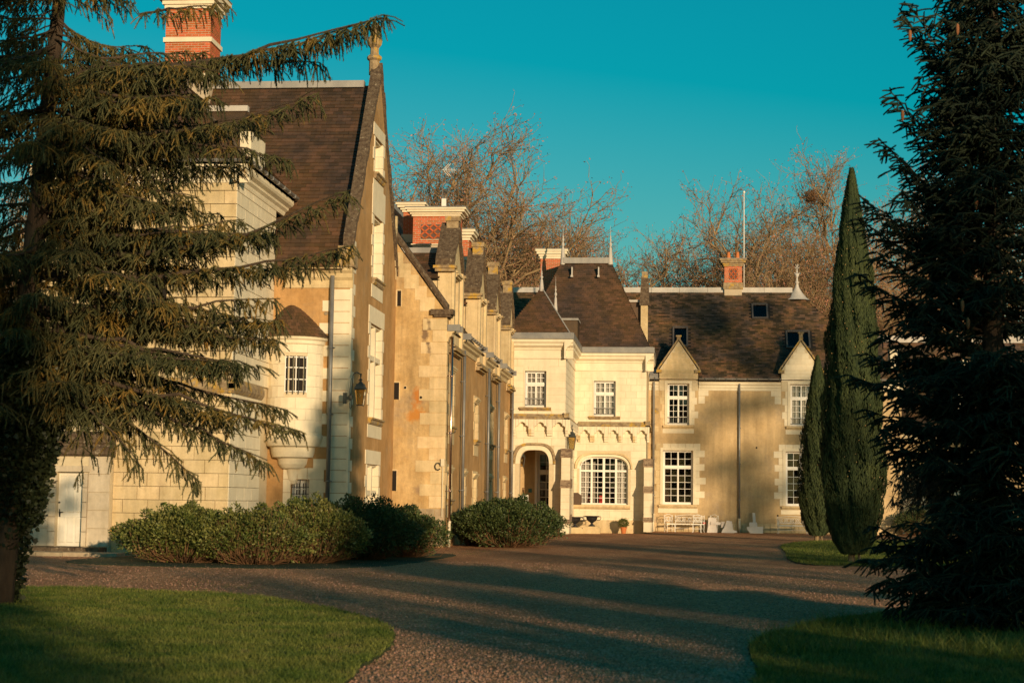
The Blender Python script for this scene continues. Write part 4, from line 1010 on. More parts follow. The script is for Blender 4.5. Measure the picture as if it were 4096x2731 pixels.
# buttresses with weathered tops
def buttress(u0, u1, F, stages, parent, m='ashlar', name='buttress'):
    root = None
    for (z0, z1, d) in stages:
        b = MB().fb(F, u0 + .01, u1 - .01, z0, z1, -.8, d - .012).build(name if root is None else 'buttress_stage', M['mortar'], parent if root is None else root)
        if root is None: root = b
        G = Face(F.k, F.pt(0, 0, d - .012)[1]); n = max(1, round((z1 - z0) / .335)); hh = (z1 - z0) / n
        for k in range(n): stone(G, u0, u1, z0 + k*hh, z0 + (k+1)*hh, root, m, back=.02)
        for S_, e_ in ((Face('L', -u0 * -1 * -1 if False else 0), 0),): pass
        pts = [(-.7, z1), (d + .06, z1), (d + .06, z1 + .07), (d - .02, z1 + .10), (d - .30, z1 + .42), (-.7, z1 + .42)]
        MB().prism([F.pt(u0 - .03, q, dd) for dd, q in pts], [F.pt(u1 + .03, q, dd) for dd, q in pts]).build('buttress_weathering', M['weathered'], root)
    return root
buttress(-1.57, -1.12, P2, [(0.1, .60, 1.15), (.60, 2.05, 1.02), (2.05, 3.35, .80)], pav)
buttress(-5.26, -4.84, Face('F', Y1), [(0.1, .55, .95), (.55, 2.2, .85), (2.2, 3.6, .62)], pav)
# plinth and window ledge
MB().fb(P2, XM + .1, -1.57, 0, .66, 0, .14).build('plinth', M['ashlar_warm'], pav)
for k in range(8): stone(Face('F', Y2 - .14), XM + .2 + k*.42, XM + .62 + k*.42, .03, .64, pav, 'ashlar_warm', 'plinth_stone')
moulding(P2, arch2[0] - .5, arch2[1] + .12, 1.20, [(.03, 0), (.10, .04), (.16, .12), (.16, .22)], 'ashlar_warm', pav, name='window_ledge')
# wide arched window: real frame of four lights with a transom
def wide_window():
    F = Face('F', Y2 + .22); u0, u1, z0, z1 = arch2; b = MB(); fr = .07; n = 4; w = (u1 - u0) / n; tr = 3.14
    cap = arched_top(u0, u1, 3.25, 3.86, 40)
    def top(u):
        for p, q in zip(cap[:-1], cap[1:]):
            if p[0] <= u <= q[0] and q[0] > p[0]: return p[1] + (q[1] - p[1]) * (u - p[0]) / (q[0] - p[0])
        return 3.25
    for k in range(n + 1):
        x = u0 + k*w; t_ = .075 if k in (0, 4) else (.06 if k == 2 else .05); b.fb(F, max(u0, x - t_), min(u1, x + t_), z0, top(min(max(x, u0 + .01), u1 - .01)), -.05, .03)
    b.fb(F, u0 + .07, u1 - .07, tr - .05, tr + .05, -.05, .028); b.fb(F, u0 + .07, u1 - .07, z0, z0 + .09, -.05, .032)
    for q in range(16):
        a, c = u0 + (u1 - u0) * q / 16, u0 + (u1 - u0) * (q + 1) / 16
        b.fpoly(F, [(a, top(a + .001) - .08), (c, top(c - .001) - .08), (c, top(c - .001) + .03), (a, top(a + .001) + .03)], -.05, .031)
    lights = []
    for k in range(n):
        a, c = u0 + k*w + .06, u0 + (k+1)*w - .06
        m_ = (a + c) / 2; b.fb(F, m_ - .012, m_ + .012, z0, top(m_), -.03, .012)
        for j in range(1, 6): z = z0 + .09 + (tr - z0 - .14) * j / 6; b.fb(F, a, c, z - .012, z + .012, -.03, .010)
        b.fb(F, a, c, tr + .05 + .27, tr + .05 + .294, -.03, .010)
        for (p, q) in ((a, m_), (m_, c)):
            for j in range(6):
                h = (tr - z0 - .14) / 6; lights.append((p, q, z0 + .09 + h*j, z0 + .09 + h*(j+1)))
            lights.append((p, q, tr + .05, tr + .33)); lights.append((p, q, tr + .33, top((p + q) / 2)))
    w_ = b.build('window', M['white_paint'], pav)
    for L_ in lights:
        if L_[3] - L_[2] > .05: pane(F, *L_, w_)
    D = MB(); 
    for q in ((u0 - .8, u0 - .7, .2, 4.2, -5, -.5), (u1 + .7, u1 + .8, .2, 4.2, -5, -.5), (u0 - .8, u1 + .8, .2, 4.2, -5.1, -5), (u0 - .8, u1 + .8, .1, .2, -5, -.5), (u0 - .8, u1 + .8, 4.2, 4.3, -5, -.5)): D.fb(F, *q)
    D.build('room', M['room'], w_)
    for (x0, x1, tie) in ((u0 + .05, u0 + .50, 1), (u0 + .62, u0 + .80, 0), (u1 - .62, u1 - .10, -1)):
        cb = MB(); n_ = 16
        for k in range(n_):
            for (za_, zb_) in ((z0 + .06, 2.4), (2.4, 3.6)):
                def P(kk, z):
                    f_ = kk / n_; xx = x0 + (x1 - x0) * f_; sh = (.10 * tie) * max(0, 1 - abs(z - 2.0) / 1.6)
                    return F.pt(xx - sh * 0 + (x0 - xx) * .25 * (1 if tie > 0 else 0) * max(0, 1 - abs(z - 1.5)), z, -.15 + .03 * math.sin(kk * 2.0))
                cb.face(P(k, za_), P(k+1, za_), P(k+1, zb_), P(k, zb_))
        cb.build('curtain', M['curtain'], w_, smooth=True)
    return w_
ww_ = wide_window()
# dining room glimpsed through it
tb_ = empty('dining_table', (-3.4, 87.6, 0), 'dark wooden table with orange top glimpsed behind the wide arched window', 'table')
MB().box(-4.6, -2.7, 87.2, 88.2, 1.60, 1.66).build('tabletop', mat('wood_orange', (.45, .18, .05), rough=.4), tb_)
for x in (-4.5, -2.8):
    for y in (87.3, 88.1): MB().box(x - .03, x + .03, y - .03, y + .03, .2, 1.6).build('leg', M['bark_dark'], tb_)
for k, (x, z) in enumerate(((-4.55, 1.55), (-3.75, 1.66))):
    props(MB().box(x - .16, x + .16, 86.75, 86.85, 1.35, 1.9).build('red_chair_back', M['red'], tb_))
def _jug(x, y, z, s, m, label, cat='jug', name='jug'):
    o = MB().lathe(x, y, [(0, z), (.06*s, z), (.09*s, z + .10*s), (.05*s, z + .2*s), (.04*s, z + .26*s), (.06*s, z + .3*s)], 10).build(name, M[m], None, smooth=True); props(o, label, cat)
_jug(-3.88, 87.3, 1.66, .8, 'red', 'small red jug standing on the table behind the arched window')
_jug(-4.15, 87.35, 1.66, 1.0, 'pipe_cream', 'pale jug standing left of the red one on the table behind the arched window')
# porch interior: floor, side walls, arched glazed door at the back, easel whose pale panels stand in for a sun patch
MB().box(XL, XM - .4, Y1 + .45, Y1 + 3.2, .08, .15).build('porch_floor', M['rubble'], pav)
MB().box(XL - .05, XL + .02, Y1 + .45, Y1 + 3.2, .15, 4.3).build('porch_side_wall', M['plaster_east'], pav)
MB().box(XL, XM - .4, Y1 + .45, Y1 + 3.2, 4.3, 4.4).build('porch_ceiling', M['plaster_east'], pav)
DF = Face('F', Y1 + 2.6); dd0, dd1 = -6.62, -5.78
wall(DF, XL, XM - .4, .15, 4.3, [(dd0, dd1, .15, 3.9)], 'plaster_east', pav, name='porch_back_wall', thick=.25)
gd = window(DF, dd0, dd1, .2, 2.95, pav, 2, (0, 7), leaves=1, depth=.1, label='white glazed entrance door inside the porch', room=True)
gd.name = 'entrance_door'
window(DF, dd0, dd1, 2.95, 3.9, pav, 2, (0, 2), leaves=1, depth=.1, room=False)
MB().fb(DF, dd0 - .12, dd0, .15, 4.02, 0, .05).fb(DF, dd1, dd1 + .12, .15, 4.02, 0, .05).fb(DF, dd0, dd1, 3.9, 4.02, 0, .05).build('door_casing', M['white_paint'], pav)
MB().tube([DF.pt(dd1 - .08, 1.25, -.04), DF.pt(dd1 - .08, 1.25, .03), DF.pt(dd1 - .08, 1.6, .03)], .014, 6).build('door_handle', M['iron_black'], gd)
props(MB().fb(DF, -7.05, -6.88, 1.98, 2.16, .001, .03).build('notice_plate', mat('teal_plate', (.05, .16, .15), rough=.4), None), 'small teal notice plate on the porch wall left of the glazed door', 'sign')
ea = empty('easel', (-7.2, 79.9, .15), 'wooden easel with pale panels standing in for a sun patch inside the arched porch', 'easel')
for p in ([( -7.42, 79.8, .15), (-7.22, 80.05, 2.2)], [(-6.98, 79.8, .15), (-7.18, 80.05, 2.2)], [(-7.2, 80.5, .15), (-7.2, 80.1, 2.1)]): MB().tube(p, .022, 5).build('leg', M['twig'], ea)
MB().box(-7.48, -6.92, 79.80, 79.84, .98, 1.03).build('shelf', M['twig'], ea)
MB().box(-7.50, -7.28, 79.84, 79.86, 1.03, 1.75).build('sun_patch_panel', M['white_paint'], ea)
MB().box(-7.25, -6.93, 79.85, 79.87, 1.03, 1.85).build('sun_patch_panel', M['white_paint'], ea)
MB().box(-7.16, -7.02, 79.83, 79.845, 1.15, 1.6).build('picture', M['terracotta'], ea)
sb = empty('menu_board', (-7.0, 79.4, .15), 'small dark board on a stand below the easel in the porch', 'board')
MB().box(-7.18, -6.78, 79.38, 79.41, .78, 1.0).build('board_panel', M['iron_black'], sb); MB().tube([(-6.98, 79.42, .15), (-6.98, 79.42, .8)], .02, 6).build('stand', M['iron_black'], sb)
# roofs of the pavilion
def hip_front(x0, x1, y0, z0, xa, xb_, ya, za, parent, m='slate', **kw):
    """trapezoid front slope from eave (x0..x1) to ridge (xa..xb_)"""
    rl_ = math.hypot(ya - y0, za - z0); V = (0, (ya - y0)/rl_, (za - z0)/rl_); N_ = (0, -(za - z0)/rl_, (ya - y0)/rl_)
    slates((x0, y0, z0), (1, 0, 0), V, N_, lambda v: (xa - x0) * v / rl_, lambda v: (x1 - x0) + (xb_ - x1) * v / rl_, rl_, parent, m, **kw)
def hip_side(y0, y1, x0, z0, ya, yb_, xa, za, parent, m='slate', **kw):
    rl_ = math.hypot(xa - x0, za - z0); V = ((xa - x0)/rl_, 0, (za - z0)/rl_); s_ = 1 if xa < x0 else -1
    N_ = (s_*(za - z0)/rl_, 0, abs(xa - x0)/rl_)
    if s_ > 0: slates((x0, y0, z0), (0, 1, 0), V, N_, lambda v: (ya - y0) * v / rl_, lambda v: (y1 - y0) + (yb_ - y1) * v / rl_, rl_, parent, m, **kw)
    else: slates((x0, y1, z0), (0, -1, 0), V, N_, lambda v: (y1 - yb_) * v / rl_, lambda v: (y1 - y0) - (ya - y0) * v / rl_, rl_, parent, m, **kw)
bx0, bx1 = -8.15, -1.30
hip_front(bx0, bx1, 85.78, 9.42, -6.02, -3.42, 88.3, 14.2, pav, singles=160, sv=(0, 2.0), e=.13, w=.30, seed=31)
hip_side(85.78, 92.8, bx1, 9.42, 88.3, 90.3, -3.42, 14.2, pav, singles=0, e=.16, seed=32)
hip_side(85.78, 92.8, bx0, 9.42, 88.3, 90.3, -6.02, 14.2, pav, singles=0, e=.16, seed=33)
MB().face((bx1, 92.8, 9.42), (bx0, 92.8, 9.42), (-6.02, 90.3, 14.2), (-3.42, 90.3, 14.2)).build('rear_roof', M['slate'], pav)
MB().box(-5.95, -3.5, 88.15, 90.4, 14.12, 14.42).build('ridge_lead', M['lead'], pav)
for x in (-5.98, -3.46): finial(x, 88.3, 14.05, 2.1, pav, s=1.15)
for x in (-5.45, -4.05): MB().box(x - .03, x + .03, 86.9 + .75, 88.0, 13.35, 13.85).box(x - .06, x + .06, 87.5, 87.8, 13.3, 13.4).build('roof_hook', M['lead_pale'], pav)
sx0, sx1 = XL - .32, XM + .18
hip_front(sx0, sx1, Y1 - .15, 9.42, -6.46, -6.42, 80.1, 11.75, pav, singles=130, sv=(0, 2.6), e=.13, w=.28, seed=34)
hip_side(Y1 - .15, 87, sx1, 9.42, 80.1, 87, -6.42, 11.75, pav, singles=0, e=.15, seed=35)
hip_side(Y1 - .15, 87, sx0, 9.42, 80.1, 87, -6.46, 11.75, pav, singles=0, e=.15, seed=36)
MB().tube([(sx1, Y1 - .15, 9.46), (-6.42, 80.1, 11.78)], .035, 6).build('hip_roll', M['lead'], pav)
finial(-6.44, 80.1, 11.6, 1.35, pav, s=1.0); finial(-6.0, 83.5, 10.9, 1.9, pav, s=.9)
dk = MB().box(-5.75, -4.95, 84.6, 86.4, 9.6, 10.7).build('roof_box', M['slate'], pav); MB().box(-5.80, -4.9, 84.5, 86.5, 10.7, 10.8).build('box_lead', M['lead'], dk)
c0 = at(2162, 1035, Y=90.5); c1 = at(2236, 1160, Y=90.5)
chimney(c0.x, c0.x + 1.25, 90.5, 91.3, 11.5, c0.z, pav, cap=.50, base=.05)
# ================================================================ 4. east wing
east = empty('east_wing', (4, 92.7, 0), 'long two storey wing in sand render with stone dormers, dark slate roof and white casements', 'house')
YE3 = 92.7; EF = Face('F', YE3); EX0, EX1 = -12.5, 12.2
ew = [(-.67, .98, 1.48, 4.43), (-.44, .76, 5.82, 8.1), (5.98, 7.6, 1.48, 4.43), (6.24, 7.44, 5.82, 8.1)]
wall(EF, EX0, EX1, 0, 8.2, ew, 'plaster_east', east, name='front_wall')
MB().box(EX1 - .5, EX1, YE3 + .5, 102.3, 0, 8.2).build('end_wall', M['plaster_east'], east); MB().box(EX0, EX0 + .5, YE3 + .5, 102.3, 0, 8.2).build('end_wall', M['plaster_east'], east)
MB().box(EX0 + .5, EX1 - .5, 101.8, 102.3, 0, 8.2).build('rear_wall', M['plaster_east'], east)
for k in range(36):
    x = -1.3 + k * .38; 
    if x < EX1 - .4: stone(EF, x, x + .375, .02, .50, east, 'ashlar_warm', 'plinth_stone', proud=.03)
def east_quoins(u, side, z0, z1, m='ashlar', seed=0, long=.62, short=.36): quoins(EF, u, side, z0, z1, east, m, long, short, .36, seed, .016)
for i, (u0, u1, z0, z1) in enumerate(ew):
    m_ = 'ashlar_warm' if i < 2 else 'ashlar'
    if i in (0, 2):
        window(EF, u0, u1, z0, z1, east, 2, (2, 5), .31, .2, 2, curtain=0)
        east_quoins(u0, -1, z0, z1 + .38, m_, 70 + i, .62, .36); east_quoins(u1, 1, z0, z1 + .38, 'ashlar', 80 + i)
        for k in range(4): stone(EF, u0 + (u1-u0)*k/4, u0 + (u1-u0)*(k+1)/4, z1, z1 + .38, east, 'ashlar', 'lintel_stone')
    else:
        window(EF, u0, u1, z0, z1, east, 2, (2, 4), .34, .2, 2, curtain=(.4 if i == 3 else 0), rail=True)
        east_quoins(u0, -1, z0, 7.7, m_, 90 + i, .45, .30); east_quoins(u1, 1, z0, 7.7, 'ashlar', 95 + i, .45, .30)
    MB().fb(EF, u0 - .14, u0, z0, z1, 0, .05).fb(EF, u1, u1 + .14, z0, z1, 0, .05).fb(EF, u0 - .14, u1 + .14, z1, z1 + .14, 0, .052).build('window_surround', M['ashlar'], east)
    moulding(EF, u0 - .22, u1 + .22, z0 - .2, SILLP, 'ashlar_warm', east, name='window_sill')
    stone(EF, u0 - .26, u1 + .26, z0 - .46, z0 - .2, east, 'ashlar', 'apron_stone')
# dirty toothed stones beside the pavilion
for k in range(22): 
    if k % 3 != 1: stone(EF, -1.42 + .08*(k % 2), -1.03 + .12*((k*7) % 3 - 1), .8 + k*.33, .8 + (k+1)*.33, east, 'lichen_stone' if k % 2 else 'ashlar_warm', 'jamb_stone', proud=.004 + .002*(k%2))
for (u, side) in ((1.23 + .02, 1), (5.75, -1)):
    for k in range(2): stone(EF, u if side > 0 else u - .36 - .2*k, u + (.36 + .2*k) if side > 0 else u, 7.0 + k*.42, 7.0 + (k+1)*.42, east, 'ashlar')
# dormers of the east wing
for i, c in enumerate((.17, 6.82)):
    h_ = 1.06; zs, za = 8.85, 10.55; m_ = 'ashlar_warm' if i == 0 else 'ashlar'
    b = MB(); wu0, wu1 = (ew[1][0], ew[1][1]) if i == 0 else (ew[3][0], ew[3][1])
    b.fb(EF, c - h_, c + h_, 8.245, zs, -.4, .03); b.fpoly(EF, [(c - h_, zs), (c + h_, zs), (c, za - .1)], -.4, .03)
    b.fb(EF, c - h_, wu0 - .15, 7.7, 8.245, -.02, .03); b.fb(EF, wu1 + .15, c + h_, 7.7, 8.245, -.02, .03)
    d_ = b.build('dormer', M['mortar'], east)
    G = Face('F', YE3 - .03)
    for k in range(3):
        for q in range(2): stone(G, c - h_ + q*h_, c - h_ + (q+1)*h_ , 8.25 + k*.2, 8.25 + (k+1)*.2, d_, m_)
    nrow = 5
    for k in range(nrow):
        z0, z1 = zs + (za - .1 - zs) * k / nrow, zs + (za - .1 - zs) * (k + 1) / nrow; w0 = h_ * (1 - (z1 - zs) / (za - .1 - zs)); nn = 3 if k % 2 == 0 and w0 > .5 else 2 if w0 > .3 else 1
        if w0 > .1:
            for q in range(nn): stone(G, c - w0 + 2*w0*q/nn, c - w0 + 2*w0*(q+1)/nn, z0, z1, d_, m_)
    for sgn in (-1, 1):
        b = MB(); n = 5
        for k in range(n):
            t0, t1 = k/n, (k+.98)/n; x0, x1 = c + sgn*(h_ + .10)*(1 - t0), c + sgn*(h_ + .10)*(1 - t1); z0, z1 = zs - .05 + (za - zs)*t0, zs - .05 + (za - zs)*t1
            yo = YE3 - .13; a_ = [(x0, yo, z0), (x0, YE3 + .45, z0), (x0, YE3 + .45, z0 + .15), (x0, yo, z0 + .15)]; e_ = [(x1, yo, z1), (x1, YE3 + .45, z1), (x1, YE3 + .45, z1 + .15), (x1, yo, z1 + .15)]
            b.prism(a_, e_)
        b.build('dormer_coping', M['lichen_stone'], d_)
        MB().box(c + sgn*h_ - .16, c + sgn*h_ + .16, YE3 - .17, YE3 + .4, zs - .16, zs).build('kneeler_stone', M['lichen_stone'], d_)
    MB().box(c - .10, c + .10, YE3 - .12, YE3 + .2, za - .05, za + .12 + .2*i).box(c - .15, c + .15, YE3 - .16, YE3 + .24, za + .12 + .2*i, za + .2 + .2*i).build('apex_stone', M['lichen_stone'], d_)
    MB().box(c - h_, c - h_ + .08, YE3 + .4, YE3 + 1.0, 8.2, 8.75).box(c + h_ - .08, c + h_, YE3 + .4, YE3 + 1.0, 8.2, 8.75).build('dormer_cheek', M[m_], d_)
    yb = YE3 + 2.3
    for sgn in (-1, 1): MB().prism([(c + sgn*(h_ + .02), YE3 + .3, zs - .02), (c, YE3 + .3, za - .12), (c, YE3 + .3, za - .2), (c + sgn*(h_ + .02), YE3 + .3, zs - .1)], [(c + sgn*(h_ + .02), yb, zs - .02), (c, yb, za - .12), (c, yb, za - .2), (c + sgn*(h_ + .02), yb, zs - .1)]).build('dormer_roof', M['slate_east'], d_)
# eaves
for a, c in ((1.28, 5.73), (7.92, EX1 + .2), (-1.46, -.92)):
    moulding(EF, a, c, 7.72, [(.03, 0), (.03, .14), (.07, .16), (.07, .28), (.14, .34), (.15, .44), (.2, .48)], 'ashlar', east)
    gutter(EF, a, c, 8.38, east, r=.10, d=.24)
    u = a + .3
    while u < c: MB().fb(EF, u, u + .03, 8.24, 8.42, .10, .37).build('gutter_bracket', M['iron'], east); u += .58
MB().prism([(-1.42, YE3 - .2, 8.42), (-.95, YE3 - .2, 8.42), (-.95, YE3 + .5, 8.95), (-1.42, YE3 + .5, 8.95)], [(-1.42, YE3 - .2, 8.38), (-.95, YE3 - .2, 8.38), (-.95, YE3 + .5, 8.9), (-1.42, YE3 + .5, 8.9)]).build('lead_valley', M['lead'], east)
downpipe(EF, -1.19, 0, 7.9, east, 'zinc', .065, .14, .95, top=(.0, .25, .2)); downpipe(EF, 3.48, 0, 8.1, east, 'zinc', .058, .12, .75)
# roof
ER = (4.8, 5.6); el_ = math.hypot(*ER); ridge_l, ridge_r = EX0, 6.7
sk = []
def roofpt(u, v):
    d = ROT @ np.array([u - CX, -(v - CY), -FPX]); n_ = np.array([0, -5.6, 4.8]); p0 = np.array([0, YE3 - .05, 8.3]); c_ = np.array([0, 0, EYE])
    p = c_ + d * (n_.dot(p0 - c_) / n_.dot(d)); return p[0] - EX0, (p[1] - YE3 + .05) / (4.8 / el_)
for (u0, v0, u1, v1) in ((2690, 1310, 2752, 1388), (3008, 1218, 3070, 1276), (3146, 1326, 3238, 1394)):
    a, c = roofpt(u0, v1), roofpt(u1, v0); sk.append((a[0], c[0], a[1], c[1]))
slates((EX0, YE3 - .05, 8.3), (1, 0, 0), (0, 4.8/el_, 5.6/el_), (0, -5.6/el_, 4.8/el_), lambda v: 0, lambda v: (EX1 + .2 - EX0) + (ridge_r - EX1 - .2) * v / el_, el_, east, 'slate_east', w=.30, e=.135, holes=sk, sv=(3.0, 7.0), singles=290, seed=41)
hip_side(YE3 - .05, 102.3, EX1 + .2, 8.3, 97.45, 97.55, 6.7, 13.9, east, 'slate_east', singles=0, e=.2, seed=42)
MB().face((EX0, 102.3, 8.3), (EX1, 102.3, 8.3), (6.7, 97.5, 13.9), (EX0, 97.5, 13.9)).build('rear_roof', M['slate_east'], east)
for k in range(10):
    x0 = -9.5 + k*1.62; MB().prism([(x0, 97.25, 13.58), (x0, 97.75, 13.58), (x0, 97.6, 14.0), (x0, 97.3, 14.0)], [(x0 + 1.605, 97.25, 13.58), (x0 + 1.605, 97.75, 13.58), (x0 + 1.605, 97.6, 14.0), (x0 + 1.605, 97.3, 14.0)]).build('ridge_lead', M['lead_pale'], east)
b = MB(); b.lathe(6.95, 97.4, [(.80, 13.25), (.55, 13.42), (.28, 13.75), (.13, 14.0), (.08, 14.25), (.15, 14.3), (.07, 14.37), (.05, 14.6), (.11, 14.68), (.13, 14.78), (.06, 14.86), (.035, 15.1), (.08, 15.17), (.03, 15.25), (.0, 15.4)], 12)
b.build('roof_finial', M['lead_pale'], east, smooth=True)
b = MB()
for z, r_ in ((15.1, .12), (14.78, .14), (15.25, .08)):
    for k in range(5): t = k * 1.257; b.tube([(6.95, 97.4, z), (6.95 + r_*math.cos(t), 97.4 + r_*math.sin(t), z + .05), (6.95 + r_*1.2*math.cos(t), 97.4 + r_*1.2*math.sin(t), z + .10)], .02, 5)
b.build('finial_ornament', M['lead_pale'], east)
Uv, Vv_, Nv = Vector((1, 0, 0)), Vector((0, 4.8/el_, 5.6/el_)), Vector((0, -5.6/el_, 4.8/el_)); O_ = Vector((EX0, YE3 - .05, 8.3))
def rb(b, a, c, g0, g1, n0, n1):
    P = lambda x, y, z: tuple(O_ + Uv*x + Vv_*y + Nv*z)
    return b.prism([P(a, g0, n0), P(c, g0, n0), P(c, g1, n0), P(a, g1, n0)], [P(a, g0, n1), P(c, g0, n1), P(c, g1, n1), P(a, g1, n1)])
for i, (a, c, g0, g1) in enumerate(sk):
    b = MB(); f_ = .09
    rb(b, a, a + f_, g0, g1, 0, .10); rb(b, c - f_, c, g0, g1, 0, .10); rb(b, a + f_, c - f_, g0, g0 + f_, 0, .10); rb(b, a + f_, c - f_, g1 - f_, g1, 0, .12)
    s_ = b.build('skylight', mat('sky_frame', (.10, .085, .075), rough=.5) if i == 0 else bpy.data.materials['sky_frame'], east)
    rb(MB(), a + f_, c - f_, g0 + f_, g1 - f_, .03, .04).build('pane', M['pane'], s_)
    rb(MB(), a + f_, c - f_, g0 + f_, g1 - f_, -.5, -.49).build('dark_loft', M['dark'] if i else M['lead'], s_)
    rb(MB(), a + f_, c - f_, g1 - f_ - .18, g1 - f_, .0, .012).build('roller_blind', M['curtain'], s_)
chimney(2.78, 3.80, 97.1, 97.9, 13.9, 15.2, east, cap=.42, base=.36, lattice=(3.05, 3.55, 14.42, 15.08), pots=2, mossy=True)
fp = empty('flagpole', (3.92, 97.4, 13.95), 'thin white pole rising from the ridge beside the small brick chimney', 'pole')
MB().tube([(3.92, 97.4, 13.9), (3.92, 97.4, 19.55)], .028, 8).build('pole', M['white_paint'], fp, smooth=True); MB().lathe(3.92, 97.4, [(0, 19.5), (.07, 19.55), (.07, 19.62), (0, 19.7)], 8).build('pole_cap', M['white_paint'], fp)
# slim dormer seen edge-on right of the pavilion roof
a = at(2560, 1170, Y=90); c = at(2600, 1390, Y=90)
sd = MB().box(a.x + .05, a.x + .42, 90, 90.9, 9.4, 12.15).build('side_dormer', M['ashlar_warm'], pav)
MB().prism([(a.x - .02, 89.9, 12.1), (a.x + .50, 89.9, 12.1), (a.x + .46, 90.2, 13.6), (a.x + .06, 90.2, 13.6)], [(a.x - .02, 90.6, 12.1), (a.x + .50, 90.6, 12.1), (a.x + .46, 90.55, 13.6), (a.x + .06, 90.55, 13.6)]).build('dormer_coping', M['moss_stone'], sd)
MB().box(a.x + .1, a.x + .40, 90.15, 90.6, 13.6, 13.95).build('apex_stone', M['lichen_stone'], sd)
MB().prism([(a.x - 1.6, 90.3, 10.2), (a.x + .05, 90.3, 10.2), (a.x + .05, 90.3, 12.3), (a.x - 1.6, 90.3, 12.3)], [(a.x - 1.6, 91.8, 10.2), (a.x + .05, 91.8, 10.2), (a.x + .05, 91.8, 12.3), (a.x - 1.6, 91.8, 12.3)]).build('slate_cheek', M['slate'], sd)
MB().box(a.x - 1.6, a.x + .05, 90.2, 91.9, 12.3, 12.42).build('dormer_lead', M['lead_pale'], sd)
for k, (u, v) in enumerate(((3022, 1558), (3026, 1790), (3111, 2061))):
    q = at(u, v, Y=YE3); r_ = .085 if k == 0 else .05
    MB().tube([(q.x, YE3 - .012, q.z), (q.x, YE3 + .02, q.z)], r_, 14).build('tie_disc' if k == 0 else 'vent_hole', M['rubble'] if k == 0 else M['dark'], east)
# ================================================================ 5. low range beyond the cypresses
ob = empty('far_range', (15, 97, 0), 'shaded stone range with slate roof and blind arches glimpsed right of the tall cypress', 'house')
OF = Face('F', 97.0)
ow = [(12.6, 13.8, 0, 3.1), (16.0, 17.6, .1, 3.2)]
wall(OF, 12.21, 26, 0, 5.6, ow, 'plaster_east', ob, name='front_wall')
for (a, c, g0, g1) in ow:
    quoins(OF, a, -1, g0, g1 + .3, ob, 'ashlar', .4, .3, .4, 7); quoins(OF, c, 1, g0, g1 + .3, ob, 'ashlar', .4, .3, .4, 8)
    MB().fb(OF, a, c, g0, g1, -.3, -.22).build('arch_infill', M['ashlar_grey'], ob)
    arch_ring(OF, a, c, g1 - .5, g1, .2, 0, .03, 'ashlar', ob, 'voussoir', 7)
MB().fb(OF, 16.1, 17.5, .1, 2.7, -.21, -.15).build('white_door', M['door_paint'], ob)
moulding(OF, 12.3, 26, 5.3, CORNICE, 'ashlar', ob); downpipe(OF, 14.5, 0, 5.5, ob, foot=0)
orl = math.hypot(4.4, 5.4)
slates((9.0, 96.8, 5.9), (1, 0, 0), (0, 4.4/orl, 5.4/orl), (0, -5.4/orl, 4.4/orl), lambda v: 0, lambda v: 17, orl, ob, 'slate_east', e=.2, w=.35, singles=0, seed=51)
MB().box(8.7, 26, 101.0, 101.4, 11.2, 11.6).build('ridge_lead', M['lead_pale'], ob)
MB().box(12.3, 12.75, 98.4, 99.2, 7.2, 10.6).build('stone_pier', M['ashlar'], ob)
MB().prism([(15.4, 96.4, 5.6), (15.75, 96.4, 5.6), (16.4, 96.4, 9.8), (16.1, 96.4, 9.8)], [(15.4, 97.4, 5.6), (15.75, 97.4, 5.6), (16.4, 97.4, 9.8), (16.1, 97.4, 9.8)]).build('gable_coping', M['ashlar'], ob)
# ================================================================ aerial on the wing chimney
ant = empty('aerial', (-8.9, 62.8, 12), 'thin rooftop television aerial with small white box above the chimney', 'aerial')
a = at(1768, 850, Y=62.8); t_ = at(1772, 680, Y=62.8)
MB().tube([(a.x, 62.8, 12.2), (t_.x, 62.8, t_.z)], .018, 6).build('mast', M['zinc'], ant)
b = MB().tube([(t_.x - .05, 62.8, t_.z), (t_.x + .52, 62.6, t_.z - .06)], .012, 5)
for k in range(7): x = t_.x + .1 + k*.06; b.tube([(x, 62.62, t_.z - .10 - .01*k), (x, 62.7, t_.z + .05)], .006, 4)
for s_ in (-1, 1): b.tube([(t_.x, 62.8, t_.z), (t_.x + .22, 62.8, t_.z + .24*s_)], .010, 5); b.tube([(t_.x + .08, 62.8, t_.z), (t_.x + .30, 62.8, t_.z + .24*s_)], .010, 5)
b.build('antenna', M['white_paint'], ant)
a = at(1776, 815, Y=62.8); MB().box(a.x - .08, a.x + .09, 62.7, 62.8, a.z - .18, a.z + .18).build('receiver_box', M['white_paint'], ant)
